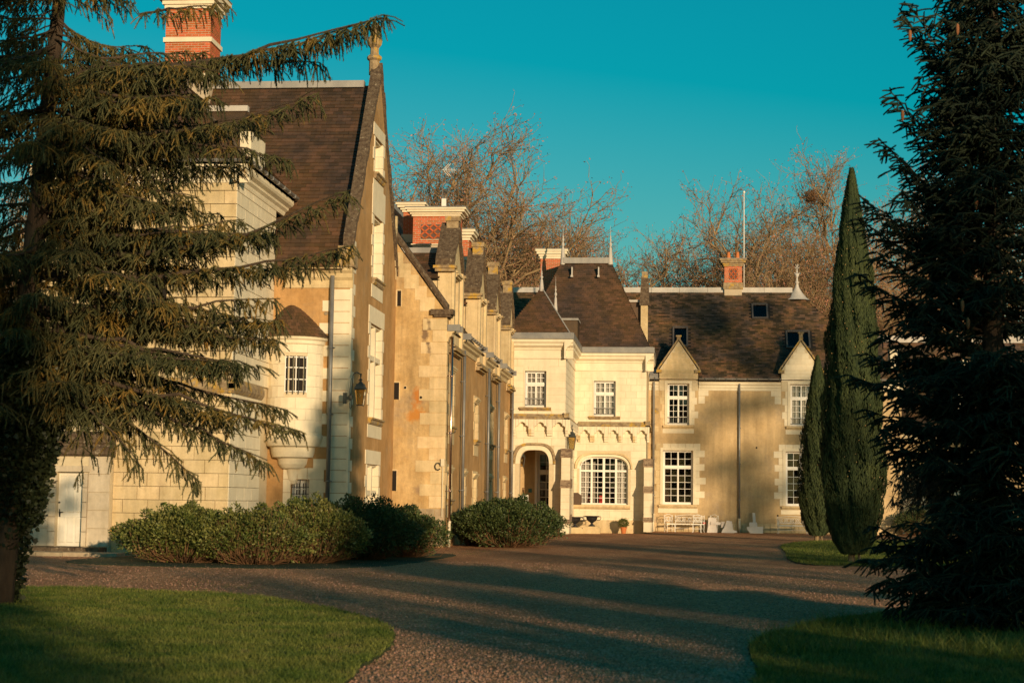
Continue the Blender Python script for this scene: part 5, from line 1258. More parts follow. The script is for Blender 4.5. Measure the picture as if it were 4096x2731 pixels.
# ================================================================ wall lanterns
def lantern(name, x, y, z, s, label, bracket='F', wallx=None, arm=True):
    """four-sided glazed lantern hung from a swan-neck; (x, y, z) is the middle of the glass box"""
    r = empty(name, (x, y, z), label, 'lantern', 'wall lanterns of the house')
    h, wt, wb = .30*s, .19*s, .12*s
    def ring(w, zz): return [(x - w, y - w, zz), (x + w, y - w, zz), (x + w, y + w, zz), (x - w, y + w, zz)]
    top, bot = ring(wt, z + h), ring(wb, z - h)
    b = MB()
    for k in range(4): b.tube([bot[k], top[k]], .014*s, 5); b.tube([top[k], top[(k+1) % 4]], .016*s, 5); b.tube([bot[k], bot[(k+1) % 4]], .014*s, 5); b.tube([(bot[k][0], bot[k][1], bot[k][2]), (bot[k][0], bot[k][1], bot[k][2] - .05*s)], .010*s, 4)
    b.build('lantern_frame', M['iron'], r)
    for k in range(4):
        a, c, d, e = bot[k], bot[(k+1) % 4], top[(k+1) % 4], top[k]
        MB().prism([a, c, d, e], [tuple(Vector(p) + (Vector((x, y, p[2])) - Vector(p)).normalized()*.004) for p in (a, c, d, e)]).build('pane', M['lamp_glass'], r)
    b = MB().prism(ring(wt*1.08, z + h), ring(wt*.72, z + h + .17*s)).prism(ring(wt*.80, z + h + .17*s), ring(wt*.78, z + h + .19*s))
    b.lathe(x, y, [(wt*.6, z + h + .19*s), (wt*.45, z + h + .24*s), (wt*.25, z + h + .27*s), (wt*.25, z + h + .33*s), (wt*.5, z + h + .34*s), (wt*.1, z + h + .40*s), (.02*s, z + h + .42*s), (.045*s, z + h + .58*s), (0, z + h + .58*s)], 10)
    for p in top: b.tube([p, (p[0], p[1], p[2] + .06*s)], .010*s, 4)
    b.build('lantern_roof', M['iron'], r)
    MB().lathe(x, y, [(0, z + .14*s), (.03*s, z + .12*s), (.032*s, z + .02*s), (0, z - .04*s)], 8).build('bulb', M['curtain'], r, smooth=True)
    if arm:
        zt = z + h + .58*s; hk = -1
        wx = wallx
        pts = [(wx, y, z - .05*s), (wx + .02*s, y, z + .35*s), (wx + .05*s, y, z + .68*s)]
        n = 8; cx_ = (wx + .05*s + x) / 2; rr = (x - wx - .05*s) / 2
        for k in range(n + 1): t = math.pi * (1 - k/n); pts.append((cx_ + rr*math.cos(t), y, z + .72*s + rr*.9*math.sin(t) + .06*s))
        pts.append((x, y, zt))
        b = MB().tube(pts, .022*s, 7)
        b.tube([(wx - .05*s, y, z - .42*s), (wx - .08*s, y, z + .1*s), (wx - .03*s, y, z + .55*s), (wx, y, z + .70*s)], .012*s, 5)
        b.tube([(wx - .02*s, y, z - .45*s), (wx + .04*s, y, z - .3*s), (wx, y, z - .02*s)], .014*s, 5)
        b.lathe(wx - .02*s, y, [(.02*s, z - .12*s), (.08*s, z - .08*s), (.09*s, z + .06*s), (.03*s, z + .12*s)], 8)
        b.tube([(cx_ , y, z + .78*s + rr*.9 + .03*s), (cx_, y, z + .78*s + rr*.9 - .04*s)], .045*s, 8)
        b.box(wx - .26*s, wx - .02*s, y - .04, y + .04, z - .10*s, z + .02*s)
        b.box(wx - .30*s, wx - .16*s, y - .06*s, y + .06*s, z - .25*s, z + .16*s)
        b.build('bracket', M['iron'], r)
    return r
p = at(1441, 1588, Y=YN - .35)
lantern('wall_lantern', p.x, YN - .35, p.z, .78, 'large dark lantern on a swan neck at the corner of the tall gabled house', wallx=p.x - .27)
p = at(2287, 1784 - 12, Y=Y1 + 1.2)
lantern('wall_lantern', p.x, Y1 + 1.2, p.z, .98, 'dark lantern on a swan neck between porch arch and wide arched window', wallx=p.x - .30)
p = at(2087, 1845, Y=Y1 + .9)
lantern('wall_lantern', p.x, Y1 + .9, p.z, .75, 'small lantern hanging in shade inside the porch arch', arm=False)

# ================================================================ white cast-iron chairs and benches
def scroll(b, cx_, y, cz_, r, turns=1.2, ph=0.0, sgn=1, w=.009, fx=1.0):
    pts = []
    for k in range(11):
        t = k / 10; a = ph + sgn * turns * 2 * math.pi * t; rr = r * (1 - .8*t); pts.append((cx_ + rr*math.cos(a)*fx, y, cz_ + rr*math.sin(a)))
    b.tube(pts, w, 4)
def back_lattice(b, x0, x1, z0, z1, y, n):
    w = (x1 - x0) / n
    for k in range(n):
        cx_ = x0 + w*(k + .5); zm = (z0 + z1)/2
        scroll(b, cx_ - w*.2, y, zm + (z1-z0)*.2, w*.26, 1.1, 0, 1); scroll(b, cx_ + w*.2, y, zm + (z1-z0)*.2, w*.26, 1.1, math.pi, -1)
        scroll(b, cx_ - w*.2, y, zm - (z1-z0)*.2, w*.26, 1.1, 0, -1); scroll(b, cx_ + w*.2, y, zm - (z1-z0)*.2, w*.26, 1.1, math.pi, 1)
        b.tube([(cx_ - w*.5, y, z0), (cx_, y, zm), (cx_ - w*.5, y, z1)], .008, 4); b.tube([(cx_ + w*.5, y, z0), (cx_, y, zm), (cx_ + w*.5, y, z1)], .008, 4)
def iron_seat(name, w, d, loc, rz, label, cat, group, lean=0.0):
    """local mesh (origin at the base), reused by obj.copy(); front is -Y"""
    r = empty(name, (0, 0, 0), label, cat, group)
    hw = w/2; m_ = M['white_iron']; sh = .44; bh = .92
    bench = w > 1
    b = MB(); 
    n = max(6, int(w / .055))
    for k in range(n): x = -hw + w*(k + .5)/n; b.box(x - .012, x + .012, -d/2, d/2, sh, sh + .015)
    b.box(-hw, hw, -d/2 - .01, -d/2 + .02, sh - .02, sh + .02); b.box(-hw, hw, d/2 - .02, d/2 + .01, sh - .02, sh + .02)
    b.build('seat', m_, r)
    b = MB(); y = d/2 + .02
    b.tube([(-hw, y, sh), (-hw - .01, y + .04, bh)], .016, 6); b.tube([(hw, y, sh), (hw + .01, y + .04, bh)], .016, 6)
    top = [(-hw, y + .035, bh - .06)]
    m = 8
    for k in range(1, m): t = k / m; top.append((-hw + w*t, y + .035, bh - .06 + (.10 if not bench else .08) * math.sin(math.pi*t)))
    top.append((hw, y + .035, bh - .06)); b.tube(top, .014, 6); b.tube([(-hw, y + .01, sh + .12), (hw, y + .01, sh + .12)], .011, 5)
    back_lattice(b, -hw + .02, hw - .02, sh + .13, bh - .07, y + .025, 5 if bench else 2)
    b.build('backrest', m_, r)
    for sx in (-1, 1):
        for sy in (-1, 1):
            x = sx*(hw - .02); y0 = sy*(d/2 - .01)
            MB().tube([(x, y0, sh), (x + sx*.015, y0 + sy*.03, .25), (x - sx*.005, y0 + sy*.0, .1), (x + sx*.03, y0 + sy*.06, 0)], [.018, .014, .012, .016], 6).build('leg', m_, r)
        b = MB(); b.tube([(sx*(hw - .02), -d/2, .20), (sx*(hw - .02), d/2, .20)], .009, 4)
        if bench: b.tube([(sx*hw, -d/2, sh), (sx*hw, -d/2 - .03, .66), (sx*hw, -d/4, .70), (sx*hw, d/2, .72)], .015, 6)
        b.build('armrest' if bench else 'stretcher', m_, r)
    MB().tube([(-hw + .02, 0, .20), (hw - .02, 0, .20)], .009, 4).build('stretcher', m_, r)
    r.location = loc; r.rotation_euler = (lean, 0, rz)
    return r
def clone(src, loc, rz, label, lean=0.0):
    c = src.copy(); COL.objects.link(c); c.location = loc; c.rotation_euler = (lean, 0, rz); c['label'] = label
    for ch in src.children:
        d = ch.copy(); COL.objects.link(d); d.parent = c
    return c
zp = lambda x, y: at(2600 + x/3.618, 2030 + y/3.618, Z=0)
q1, q2 = zp(290, 352), zp(725, 368)
ch1 = iron_seat('garden_chair', .44, .42, (-.28, 91.75, 0), math.radians(18), 'white ornate iron chair standing alone beside the grey downpipe', 'chair', 'white iron chairs against the wall')
clone(ch1, (1.18, 91.2, 0), math.radians(-6), 'white ornate iron chair standing in front of the long bench')
clone(ch1, (2.02, 92.15, 0), math.radians(-24), 'white iron chair tilted behind the leaning stone slab', 0.0)
bn1 = iron_seat('garden_bench', 1.55, .45, (.80, 91.95, 0), 0, 'long white iron bench against the wall behind the second chair', 'bench', 'white iron benches against the wall')
p = at(2600 + 1950/3.618, 2030 + 398/3.618, Z=0)
clone(bn1, (6.25, 91.3, 0), math.radians(4), 'white iron bench half hidden by the small cypress')
props(MB().box(1.50, 1.64, 91.85, 91.98, .46, .55).build('red_box', M['red'], None), 'small red box lying on the right end of the long bench', 'box')
def slab(name, pts, y0, y1, lean, label, cat='slab', grp='broken stone slabs leaning on the wall', m='marble'):
    """broken slab outline in (x, z), standing at y0 and leaning back"""
    a = [(x, y0 + z*lean, z) for x, z in pts]; b_ = [(x, y1 + z*lean, z) for x, z in pts]
    props(MB().prism(b_, a).build(name, M[m], None), label, cat, grp)
slab('stone_slab', [(1.72, 0), (2.28, .0), (2.24, .30), (2.22, .78), (1.80, .80), (1.78, .35)], 91.75, 91.82, .25, 'tall pinkish stone slab leaning between the bench and the broken fragments')
slab('stone_slab', [(1.92, .44), (2.45, .42), (2.46, .56), (1.93, .58)], 91.70, 91.76, .2, 'narrow stone strip lying across the tall leaning slab')
slab('stone_fragment', [(2.50, 0), (3.15, .0), (3.34, .03), (3.30, .12), (3.12, .16), (3.06, .62), (2.78, .66), (2.66, .30), (2.54, .14)], 91.7, 91.82, .25, 'broken pale stone fragment with jagged foot standing left of the downpipe foot')
slab('stone_fragment', [(2.48, .28), (2.60, .28), (2.70, .60), (2.50, .60)], 91.95, 92.02, .1, 'small square stone piece behind the jagged fragment')
slab('stone_fragment', [(3.86, .22), (4.02, .0), (4.70, .0), (4.72, .36), (3.84, .34)], 91.6, 91.72, .15, 'wide low broken stone block right of the downpipe foot')
slab('stone_fragment', [(3.98, .36), (4.42, .34), (4.40, .58), (4.00, .58)], 91.85, 91.95, .1, 'second stone block standing behind the wide low one')
slab('wooden_plank', [(4.20, .40), (4.36, .40), (4.32, 1.08), (4.18, 1.10)], 91.98, 92.02, .35, 'short pale plank leaning upright on the stone blocks', 'plank', None)
# ================================================================ urns on pedestals, potted bush, slate plaque
def urn(x, y, zb, s, label, handles=True):
    pd = props(MB().box(x - .42*s, x + .42*s, y - .35*s, y + .35*s, 0, zb - .06).box(x - .36*s, x + .36*s, y - .3*s, y + .3*s, zb - .06, zb).build('pedestal', M['ashlar_warm'], None), 'pale stone pedestal under the ' + label, 'pedestal', 'stone pedestals of the urns')
    r = empty('garden_urn', (x, y, zb), label, 'urn', 'black urns by the arched window')
    MB().lathe(x, y, [(0, zb), (.17*s, zb), (.17*s, zb + .05*s), (.08*s, zb + .09*s), (.055*s, zb + .16*s), (.10*s, zb + .20*s), (.22*s, zb + .28*s), (.28*s, zb + .38*s), (.27*s, zb + .44*s), (.37*s, zb + .49*s), (.38*s, zb + .52*s), (.30*s, zb + .52*s), (.2*s, zb + .4*s), (0, zb + .38*s)], 18).build('urn_body', M['iron_black'], r, smooth=True)
    for s_ in (-1, 1):
        MB().tube([(x + s_*.25*s, y, zb + .30*s), (x + s_*.40*s, y, zb + .32*s), (x + s_*.46*s, y, zb + .42*s), (x + s_*.42*s, y, zb + .50*s), (x + s_*.34*s, y, zb + .46*s)], .018*s, 6).build('handle', M['iron_black'], r, smooth=True)
p = at(2298, 2108, Y=84.0); urn(p.x + .02, 84.0, p.z, 1.0, 'left black iron urn nearest the round bush')
p = at(2367, 2104, Y=84.2); urn(p.x, 84.2, p.z, 1.0, 'right black iron urn')
p = at(2303, 2008, Y=Y2 - .2)
props(MB().fpoly(Face('F', Y2 - .2), [(p.x - .29, 1.42), (p.x + .29, 1.42), (p.x + .30, 1.88), (p.x + .1, 2.02), (p.x - .1, 2.02), (p.x - .29, 1.9)], 0, .03).build('slate_plaque', M['slate'], None), 'dark slate plaque leaning on the ledge left of the wide arched window', 'plaque')

def leaf_cloud(name, centres, count, size, m, parent, shell=.55, flat=1.0, zmin=.03, lump=.16, seed=0, aspect=.55):
    """leaves spread through lumpy ellipsoids: centres = [(x, y, z, rx, ry, rz)]"""
    R = np.random.default_rng(seed); cs = np.array(centres, float); vol = (cs[:, 3]*cs[:, 4]*cs[:, 5]) ** .67; pick = R.choice(len(cs), count, p=vol/vol.sum())
    d = R.normal(size=(count, 3)); d /= np.linalg.norm(d, axis=1)[:, None]
    rad = shell + (1 - shell) * R.random(count) ** .6
    lum = 1 + lump * (np.sin(d[:, 0]*5 + pick) * np.sin(d[:, 1]*6 + 1.3*pick) + .7*np.sin(d[:, 2]*11 + d[:, 0]*7) + .5*np.sin(d[:, 1]*17 + d[:, 2]*13))
    P = cs[pick, :3] + d * cs[pick, 3:6] * (rad * lum)[:, None]
    k = P[:, 2] > zmin; P, d = P[k], d[k]; n = len(P)
    ax = d + R.normal(0, .7, (n, 3)); ax[:, 2] += .45; ax /= np.linalg.norm(ax, axis=1)[:, None]
    sd = np.cross(ax, R.normal(size=(n, 3))); sd /= np.linalg.norm(sd, axis=1)[:, None]
    L_ = size * R.uniform(.6, 1.3, n)[:, None]; w = L_ * aspect * .5; nn = np.cross(ax, sd) * L_ * .15
    v = np.empty((n, 4, 3)); v[:, 0] = P; v[:, 1] = P + ax*L_*.5 + sd*w + nn; v[:, 2] = P + ax*L_; v[:, 3] = P + ax*L_*.5 - sd*w + nn
    return np_mesh(name, v.reshape(-1, 3), np.arange(4*n).reshape(-1, 4), M[m], parent)
p = at(2494, 2122, Y=84.9)
pb = empty('potted_bush', (p.x, 84.9, 0), 'small clipped green bush in a terracotta pot at the plinth', 'potted plant')
MB().lathe(p.x, 84.9, [(0, .01), (.11, .01), (.155, .28), (.18, .28), (.18, .33), (.15, .33), (.14, .27), (0, .27)], 16).build('pot', M['terracotta'], pb, smooth=False)
leaf_cloud('foliage', [(p.x, 84.9, .52, .24, .23, .23)], 1800, .05, 'shrub_leaf', pb, seed=3)
MB().tube([(p.x, 84.9, .25), (p.x, 84.9, .55)], .03, 6).build('stem', M['bark'], pb)

# ================================================================ shrubs
def np_tubes(P0, P1, r0, r1, k=3):
    """many tapered prisms at once -> verts, quads"""
    P0, P1 = np.asarray(P0, float), np.asarray(P1, float); n = len(P0); d = P1 - P0; L_ = np.linalg.norm(d, axis=1)[:, None] + 1e-9; d = d / L_
    ref = np.where(np.abs(d[:, 2:3]) < .9, np.array([[0, 0, 1.]]), np.array([[1., 0, 0]])); a = np.cross(d, ref); a /= np.linalg.norm(a, axis=1)[:, None] + 1e-9; b = np.cross(d, a)
    r0 = np.broadcast_to(np.asarray(r0, float), (n,))[:, None]; r1 = np.broadcast_to(np.asarray(r1, float), (n,))[:, None]
    v = np.empty((n, 2*k, 3))
    for j in range(k):
        t = 2*np.pi*j/k; o = a*np.cos(t) + b*np.sin(t); v[:, j] = P0 + o*r0; v[:, k+j] = P1 + o*r1
    f = np.array([(j, (j+1) % k, k + (j+1) % k, k + j) for j in range(k)])
    return v.reshape(-1, 3), (f[None] + 2*k*np.arange(n)[:, None, None]).reshape(-1, 4)
def shrub(cx_, cy_, w, dpt, h, label, m, count, seed, group=None, size=.075, stems=260, lobes=6):
    R = np.random.default_rng(seed); r = empty('shrub', (cx_, cy_, 0), label, 'shrub', group)
    cs = [(cx_, cy_, h*.46, w*.47, dpt*.47, h*.42), (cx_, cy_, h*.60, w*.30, dpt*.30, h*.40)]
    for k in range(lobes):
        t = R.uniform(0, 2*np.pi); q = R.uniform(.25, .62); s_ = R.uniform(.24, .40)
        cs.append((cx_ + w*.5*q*np.cos(t), cy_ + dpt*.5*q*np.sin(t), h*R.uniform(.62, .86)*(1.08 - q*.75), w*s_*.8, dpt*s_*.8, h*R.uniform(.18, .30)))
    for k in range(26):
        t = R.uniform(0, 2*np.pi); q = R.uniform(.1, .95); cs.append((cx_ + w*.5*q*np.cos(t), cy_ + dpt*.5*q*np.sin(t), h*(.12 + .90*math.sqrt(1 - q*q*.97))*R.uniform(.75, 1.03), .14, .14, .17))
    leaf_cloud('foliage', cs, count, size, m, r, shell=.62, seed=seed, lump=.13)
    n = stems; t = R.uniform(0, 2*np.pi, n); q = R.uniform(0, .35, n); P0 = np.stack([cx_ + w*.5*q*np.cos(t), cy_ + dpt*.5*q*np.sin(t), np.full(n, .0)], 1)
    q2 = q + R.uniform(.15, .55, n); P2 = np.stack([cx_ + w*.5*q2*1.12*np.cos(t), cy_ + dpt*.5*q2*1.12*np.sin(t), h*R.uniform(.35, 1.05, n)*(1.10 - q2*.5)], 1); P1 = (P0 + P2)/2 + np.array([0, 0, -.05]) + R.normal(0, .05, (n, 3)) + np.stack([np.cos(t), np.sin(t), 0*t], 1)*w*.06
    v1, f1 = np_tubes(P0, P1, .012, .008, 3); v2, f2 = np_tubes(P1, P2, .008, .004, 3)
    np_mesh('stems', np.concatenate([v1, v2]), np.concatenate([f1, f2 + len(v1)]), M['twig'], r)
    return r
G1 = 'leafy shrubs of the bed before the tall house'
shrub(-11.75, 39.9, 3.6, 2.6, 1.30, 'leftmost leafy shrub of the bed, next to the white door', 'shrub_leaf', 26000, 1, G1, stems=520)
shrub(-10.0, 39.6, 3.0, 2.4, 1.30, 'low shrub with bare brown stems in the middle of the bed', 'shrub_leaf', 20000, 2, G1, stems=900)
shrub(-8.95, 40.9, 2.9, 2.6, 1.52, 'tallest bright green shrub of the bed, below the turret', 'shrub_leaf', 26000, 3, G1, stems=800)
shrub(-8.05, 43.6, 2.9, 2.6, 1.55, 'dark green shrub of the bed at the corner of the tall house', 'shrub_dark_leaf', 24000, 4, G1)
shrub(-7.45, 46.2, 2.6, 2.4, 1.32, 'rightmost dark shrub of the bed with open twiggy foot', 'shrub_dark_leaf', 18000, 5, G1, stems=420)
shrub(-5.65, 57.6, 3.9, 3.6, 1.62, 'big rounded dark bush in front of the long wing and porch', 'shrub_dark_leaf', 52000, 6, None, size=.085, stems=400, lobes=9)
shrub(-6.9, 58.6, 1.6, 2.2, 1.35, 'loose pale-twigged bush at the foot of the wing downpipe', 'shrub_dark_leaf', 12000, 16, None, size=.07)
shrub(12.9, 92.0, 2.4, 2.2, 1.5, 'grey-green rounded bush right of the tall cypress', 'shrub_dark_leaf', 9000, 7, 'rounded bushes beyond the cypresses')
shrub(15.6, 92.5, 2.6, 2.2, 1.2, 'lower rounded bush glimpsed through the dark spruce', 'shrub_dark_leaf', 9000, 8, 'rounded bushes beyond the cypresses')

# ================================================================ cypresses
def cypress(x, y, h, w, label, count, seed, tall=True, name='cypress_tree'):
    R = np.random.default_rng(seed); r = empty(name, (x, y, 0), label, 'cypress', 'columnar cypresses on the small lawn')
    zb = .30
    def prof(t): return np.interp(t, [0, .03, .12, .24, .42, .61, .72, .80, .90, .97, 1], [.35, .60, .93, 1.0, .88, .72, .58, .45, .26, .12, .03]) * w/2
    t = R.random(count) ** 1.15; t = np.where(R.random(count) < .25, R.random(count), t); a = R.uniform(0, 2*np.pi, count)
    ridge = 1 + .09*np.sin(a*5 + np.sin(t*11)*2) + .07*np.sin(a*13 + t*23) + .06*np.sin(t*37 + a*2) + .04*np.sin(t*90 + a*7)
    rad = prof(t) * ridge * (1 - .32*R.random(count)**2)
    lean_ = .10*np.sin(t*2.2)
    P = np.stack([x + rad*np.cos(a) + lean_*.3, y + rad*np.sin(a), zb + t*(h - zb)], 1)
    out = np.stack([np.cos(a), np.sin(a), 0*a], 1)
    L_ = R.uniform(.08, .19, count)[:, None]; d = out*.22 + np.array([0, 0, 1.]) + R.normal(0, .16, (count, 3)); d /= np.linalg.norm(d, axis=1)[:, None]
    tg = np.cross(d, out) ; tg /= np.linalg.norm(tg, axis=1)[:, None]
    # three-faced feathery spindle: broad at a third, pointed at both ends
    v = np.empty((count, 5, 3)); wd = L_ * .13
    v[:, 0] = P - d*L_*.35; v[:, 1] = P + tg*wd + out*wd*.2; v[:, 2] = P + out*wd*1.2; v[:, 3] = P - tg*wd + out*wd*.2; v[:, 4] = P + d*L_*.65
    f = np.array([(0, 2, 1), (0, 3, 2), (1, 2, 4), (2, 3, 4)])
    np_mesh('crown', v.reshape(-1, 3), (f[None] + 5*np.arange(count)[:, None, None]).reshape(-1, 3), M['cypress_leaf'], r)
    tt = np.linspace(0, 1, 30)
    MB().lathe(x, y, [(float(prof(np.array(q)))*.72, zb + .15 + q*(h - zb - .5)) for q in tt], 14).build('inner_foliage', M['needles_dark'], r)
    MB().tube([(x - .05, y, -.02), (x, y, .6), (x, y, h*.5)], [.10, .08, .04], 8).tube([(x + .18, y - .1, -.02), (x + .12, y, .7)], [.04, .03], 6).build('trunk', M['bark'], r)
    k = 260 if tall else 60; t = R.uniform(.15, .95, k); a = R.uniform(0, 2*np.pi, k); rad = prof(t)*1.04
    P = np.stack([x + rad*np.cos(a), y + rad*np.sin(a), zb + t*(h - zb)], 1); s_ = .018
    o = np.array([(1, 0, 0), (0, 1, 0), (-1, 0, 0), (0, -1, 0), (0, 0, 1), (0, 0, -1.)])*s_; fo = np.array([(0, 1, 4), (1, 2, 4), (2, 3, 4), (3, 0, 4), (1, 0, 5), (2, 1, 5), (3, 2, 5), (0, 3, 5)])
    np_mesh('cones', (P[:, None] + o[None]).reshape(-1, 3), (fo[None] + 6*np.arange(k)[:, None, None]).reshape(-1, 3), M['cypress_cone'], r, kind='stuff')
cb_ = at(3398, 2250, Z=0)
cypress(cb_.x, 46.6, 10.8, 1.62, 'tall dark column-shaped cypress dotted with small cones', 90000, 5)
cypress(6.05, 73.0, 7.9, 1.6, 'smaller sunlit cypress just left of the tall one', 32000, 6, False)
# ================================================================ spruces
def needle_tris(A, B, per_m, nl, nw, R, spread=1.0):
    """needles along many twig segments A->B as slim triangles"""
    d = B - A; L_ = np.linalg.norm(d, axis=1); cnt = np.maximum(2, (L_ * per_m).astype(int)); idx = np.repeat(np.arange(len(A)), cnt); n = len(idx)
    t = R.random(n)[:, None]; P = A[idx] + d[idx]*t; ax = d[idx] / (L_[idx][:, None] + 1e-9)
    q = R.normal(size=(n, 3)); q -= ax * np.sum(q*ax, 1)[:, None]; q /= np.linalg.norm(q, axis=1)[:, None] + 1e-9
    dr = ax*.75 + q*spread; dr /= np.linalg.norm(dr, axis=1)[:, None]; sd = np.cross(dr, q); sd /= np.linalg.norm(sd, axis=1)[:, None] + 1e-9
    l = nl * R.uniform(.7, 1.25, n)[:, None]; v = np.empty((n, 3, 3)); v[:, 0] = P - sd*nw/2; v[:, 1] = P + sd*nw/2; v[:, 2] = P + dr*l
    return v.reshape(-1, 3)
def bough(p0, p1, sag, tipup, W, hang, R, sec=.11, dens=1.0, ter=.10):
    """one spruce bough: a sagging main stem, side shoots left and right, hanging or forward twigs.
    returns list of (A, B, r) wood segments and twig segments"""
    p0, p1 = np.array(p0, float), np.array(p1, float); n = 12; ts = np.linspace(0, 1, n + 1); L_ = np.linalg.norm(p1 - p0)
    def cur(t): t = np.asarray(t)[..., None]; return p0 + (p1 - p0)*t + np.array([0, 0, 1.])*(-sag*4*t*(1 - t)*(1 - .3*t) + tipup*(t**3 - t))
    pts = cur(ts) + R.normal(0, .012*L_**.5, (n + 1, 3)) * np.r_[0, np.ones(n)][:, None]
    wood = [(pts[k], pts[k+1], .030*L_/3*(1 - ts[k]) + .006, .030*L_/3*(1 - ts[k+1]) + .005) for k in range(n)]
    tw = []
    ns = int(L_ / sec * dens)
    fwd = (p1 - p0)/L_; side = np.cross(fwd, [0, 0, 1]); side /= np.linalg.norm(side)
    for k in range(ns):
        t = (k + R.random())/ns
        if t < .08: continue
        b = cur(t); s_ = 1 if k % 2 else -1
        prof = (1 - t)**.55 * min(1, t*3.5 + .25)
        l = W * prof * R.uniform(.55, 1.15) + .12
        dr = side*s_*R.uniform(.65, 1.0) + fwd*R.uniform(.35, .85) + np.array([0, 0, R.uniform(-.25, .20) - hang*.25]); dr /= np.linalg.norm(dr)
        m = max(2, int(l / .15)); q = b; dd = dr.copy()
        for j in range(m):
            e = q + dd * l/m; tw.append((q, e)); 
            # third order shoots
            for _ in range(3 if hang > .4 else 2):
                if R.random() < ter*10:
                    sg = 1 if R.random() < .5 else -1; sd = np.cross(dd, [0, 0, 1]); sd /= np.linalg.norm(sd) + 1e-9
                    h_ = hang*R.uniform(.15, 1.35); dv = sd*sg*R.uniform(.4, .9)*(1 - .6*min(1, h_)) + dd*.5*(1 - .5*min(1, h_)) + np.array([0, 0, -h_ + R.uniform(-.1, .15)]); dv /= np.linalg.norm(dv)
                    l3 = R.uniform(.07, .19)*(1 + .6*hang); a = q + (e - q)*R.random(); c = a + dv*l3*.5; dv2 = dv + np.array([0, 0, -.35*hang]); dv2 /= np.linalg.norm(dv2)
                    tw.append((a, c)); tw.append((c, c + dv2*l3*.5))
            q = e; dd = dd + np.array([0, 0, -.18*hang + R.uniform(-.05, .08)]) + R.normal(0, .06, 3); dd /= np.linalg.norm(dd)
    # leading tip
    tw += [(pts[k], pts[k+1]) for k in range(n//2, n)]
    return wood, tw
def spruce(name, label, base, top, boughs, m, seed, per_m, nl, nw, trunk_r, core=.010, group=None, dead=None):
    R = np.random.default_rng(seed); r = empty(name, (base[0], base[1], 0), label, 'spruce', group)
    MB().tube([base, (base[0]*.7 + top[0]*.3, base[1]*.7 + top[1]*.3, base[2]*.7 + top[2]*.3), (base[0]*.3 + top[0]*.7, base[1]*.3 + top[1]*.7, base[2]*.3 + top[2]*.7), top], [trunk_r, trunk_r*.8, trunk_r*.45, .02], 12).build('trunk', M['bark_dark'], r, smooth=True)
    W_, T_ = [], []
    for bgh in boughs:
        w, t = bough(*bgh, R=R) if not isinstance(bgh, dict) else bough(R=R, **bgh); W_ += w; T_ += t
    A = np.array([w[0] for w in W_]); B = np.array([w[1] for w in W_]); v, f = np_tubes(A, B, [w[2] for w in W_], [w[3] for w in W_], 5)
    A2 = np.array([t[0] for t in T_]); B2 = np.array([t[1] for t in T_]); v2, f2 = np_tubes(A2, B2, core, core*.75, 3)
    np_mesh('branches', v, f, M['bark_dark'], r)
    nt = needle_tris(A2, B2, per_m, nl, nw, R)
    tri = np.concatenate([f2[:, :3], f2[:, [0, 2, 3]]])
    np_mesh('crown', np.concatenate([v2, nt]), np.concatenate([tri, np.arange(len(nt)).reshape(-1, 3) + len(v2)]), M[m], r)
    if dead:
        A = np.array([t[0] for t in dead]); B = np.array([t[1] for t in dead]); v, f = np_tubes(A, B, .007, .003, 3); np_mesh('dead_twigs', v, f, M['bark_dark'], r)
    print(name, len(nt)//3, len(T_))
    return r, A2, B2

# ---- the big spruce on the left; its trunk carries ivy
SB = at(-12, 2425, Z=0); SY = SB.y
stop_ = at(330, -900, Y=SY + .5)
def trunk_at(v): k = at(30 + (2425 - v)*.085, v, Y=SY + .2); return k
R0 = np.random.default_rng(5)
bs = []
def bl(sv, tu, tv, dy, sag, tip, W, hang, su=None, **kw):
    """bough from the trunk (photo row sv) to a tip seen at (tu, tv), dy nearer (-) or farther (+) than the trunk"""
    p0 = trunk_at(sv) if su is None else at(su, sv, Y=SY)
    p1 = at(tu, tv, Y=SY + dy); bs.append(dict(p0=tuple(p0), p1=tuple(p1), sag=sag, tipup=tip, W=W, hang=hang, **kw))
# boughs read from the photograph: tip position, then how they droop
bl(330, 1548, 60, -1.0, .02, .35, .34, .95, dens=1.9)
bl(330, 1500, 85, -.9, .02, .30, .30, 1.2, dens=1.4)
bl(300, 1290, 250, -.2, .0, -.3, .45, 1.1, dens=1.2)
bl(60, 905, 10, -.8, -.1, .2, .22, 1.0, dens=1.0, su=560)
bl(330, 900, 300, -1.2, -.15, -.2, .5, 1.0, dens=1.3)
bl(260, 830, 210, .4, -.05, .0, .4, 1.0, dens=1.3)
bl(520, 1278, 370, -1.3, .10, .5, .42, .8, dens=1.5)
bl(620, 1160, 640, -.9, -.15, -.25, .55, 1.0, dens=1.5)
bl(560, 1060, 480, .6, .0, .0, .6, 1.0, dens=1.2)
bl(1000, 1400, 760, -1.4, .25, .45, .42, .7, dens=1.5)
bl(1100, 1408, 985, -1.1, .10, .20, .60, .8, dens=1.6)
bl(1050, 1250, 1060, .5, .05, .1, .55, .9, dens=1.3)
bl(900, 1080, 930, -.4, .0, .1, .65, .9, dens=1.4)
bl(1290, 1130, 1280, .3, .05, .1, .30, 1.1, dens=1.1)
bl(1250, 1115, 1190, -.7, .0, .0, .35, 1.1, dens=1.2)
bl(1480, 1192, 1720, -1.2, -.15, .15, .55, .7, dens=1.6)
bl(1450, 1145, 1640, -.2, -.20, .25, .50, .7, dens=1.6)
bl(1560, 1060, 1850, -.8, -.30, .0, .60, .9, dens=1.5)
bl(1500, 930, 1700, .7, -.15, .0, .65, .9, dens=1.4)
bl(1600, 790, 1930, -.6, -.35, -.2, .50, 1.1, dens=1.4)
bl(1400, 740, 1560, .2, -.20, .0, .6, 1.0, dens=1.3)
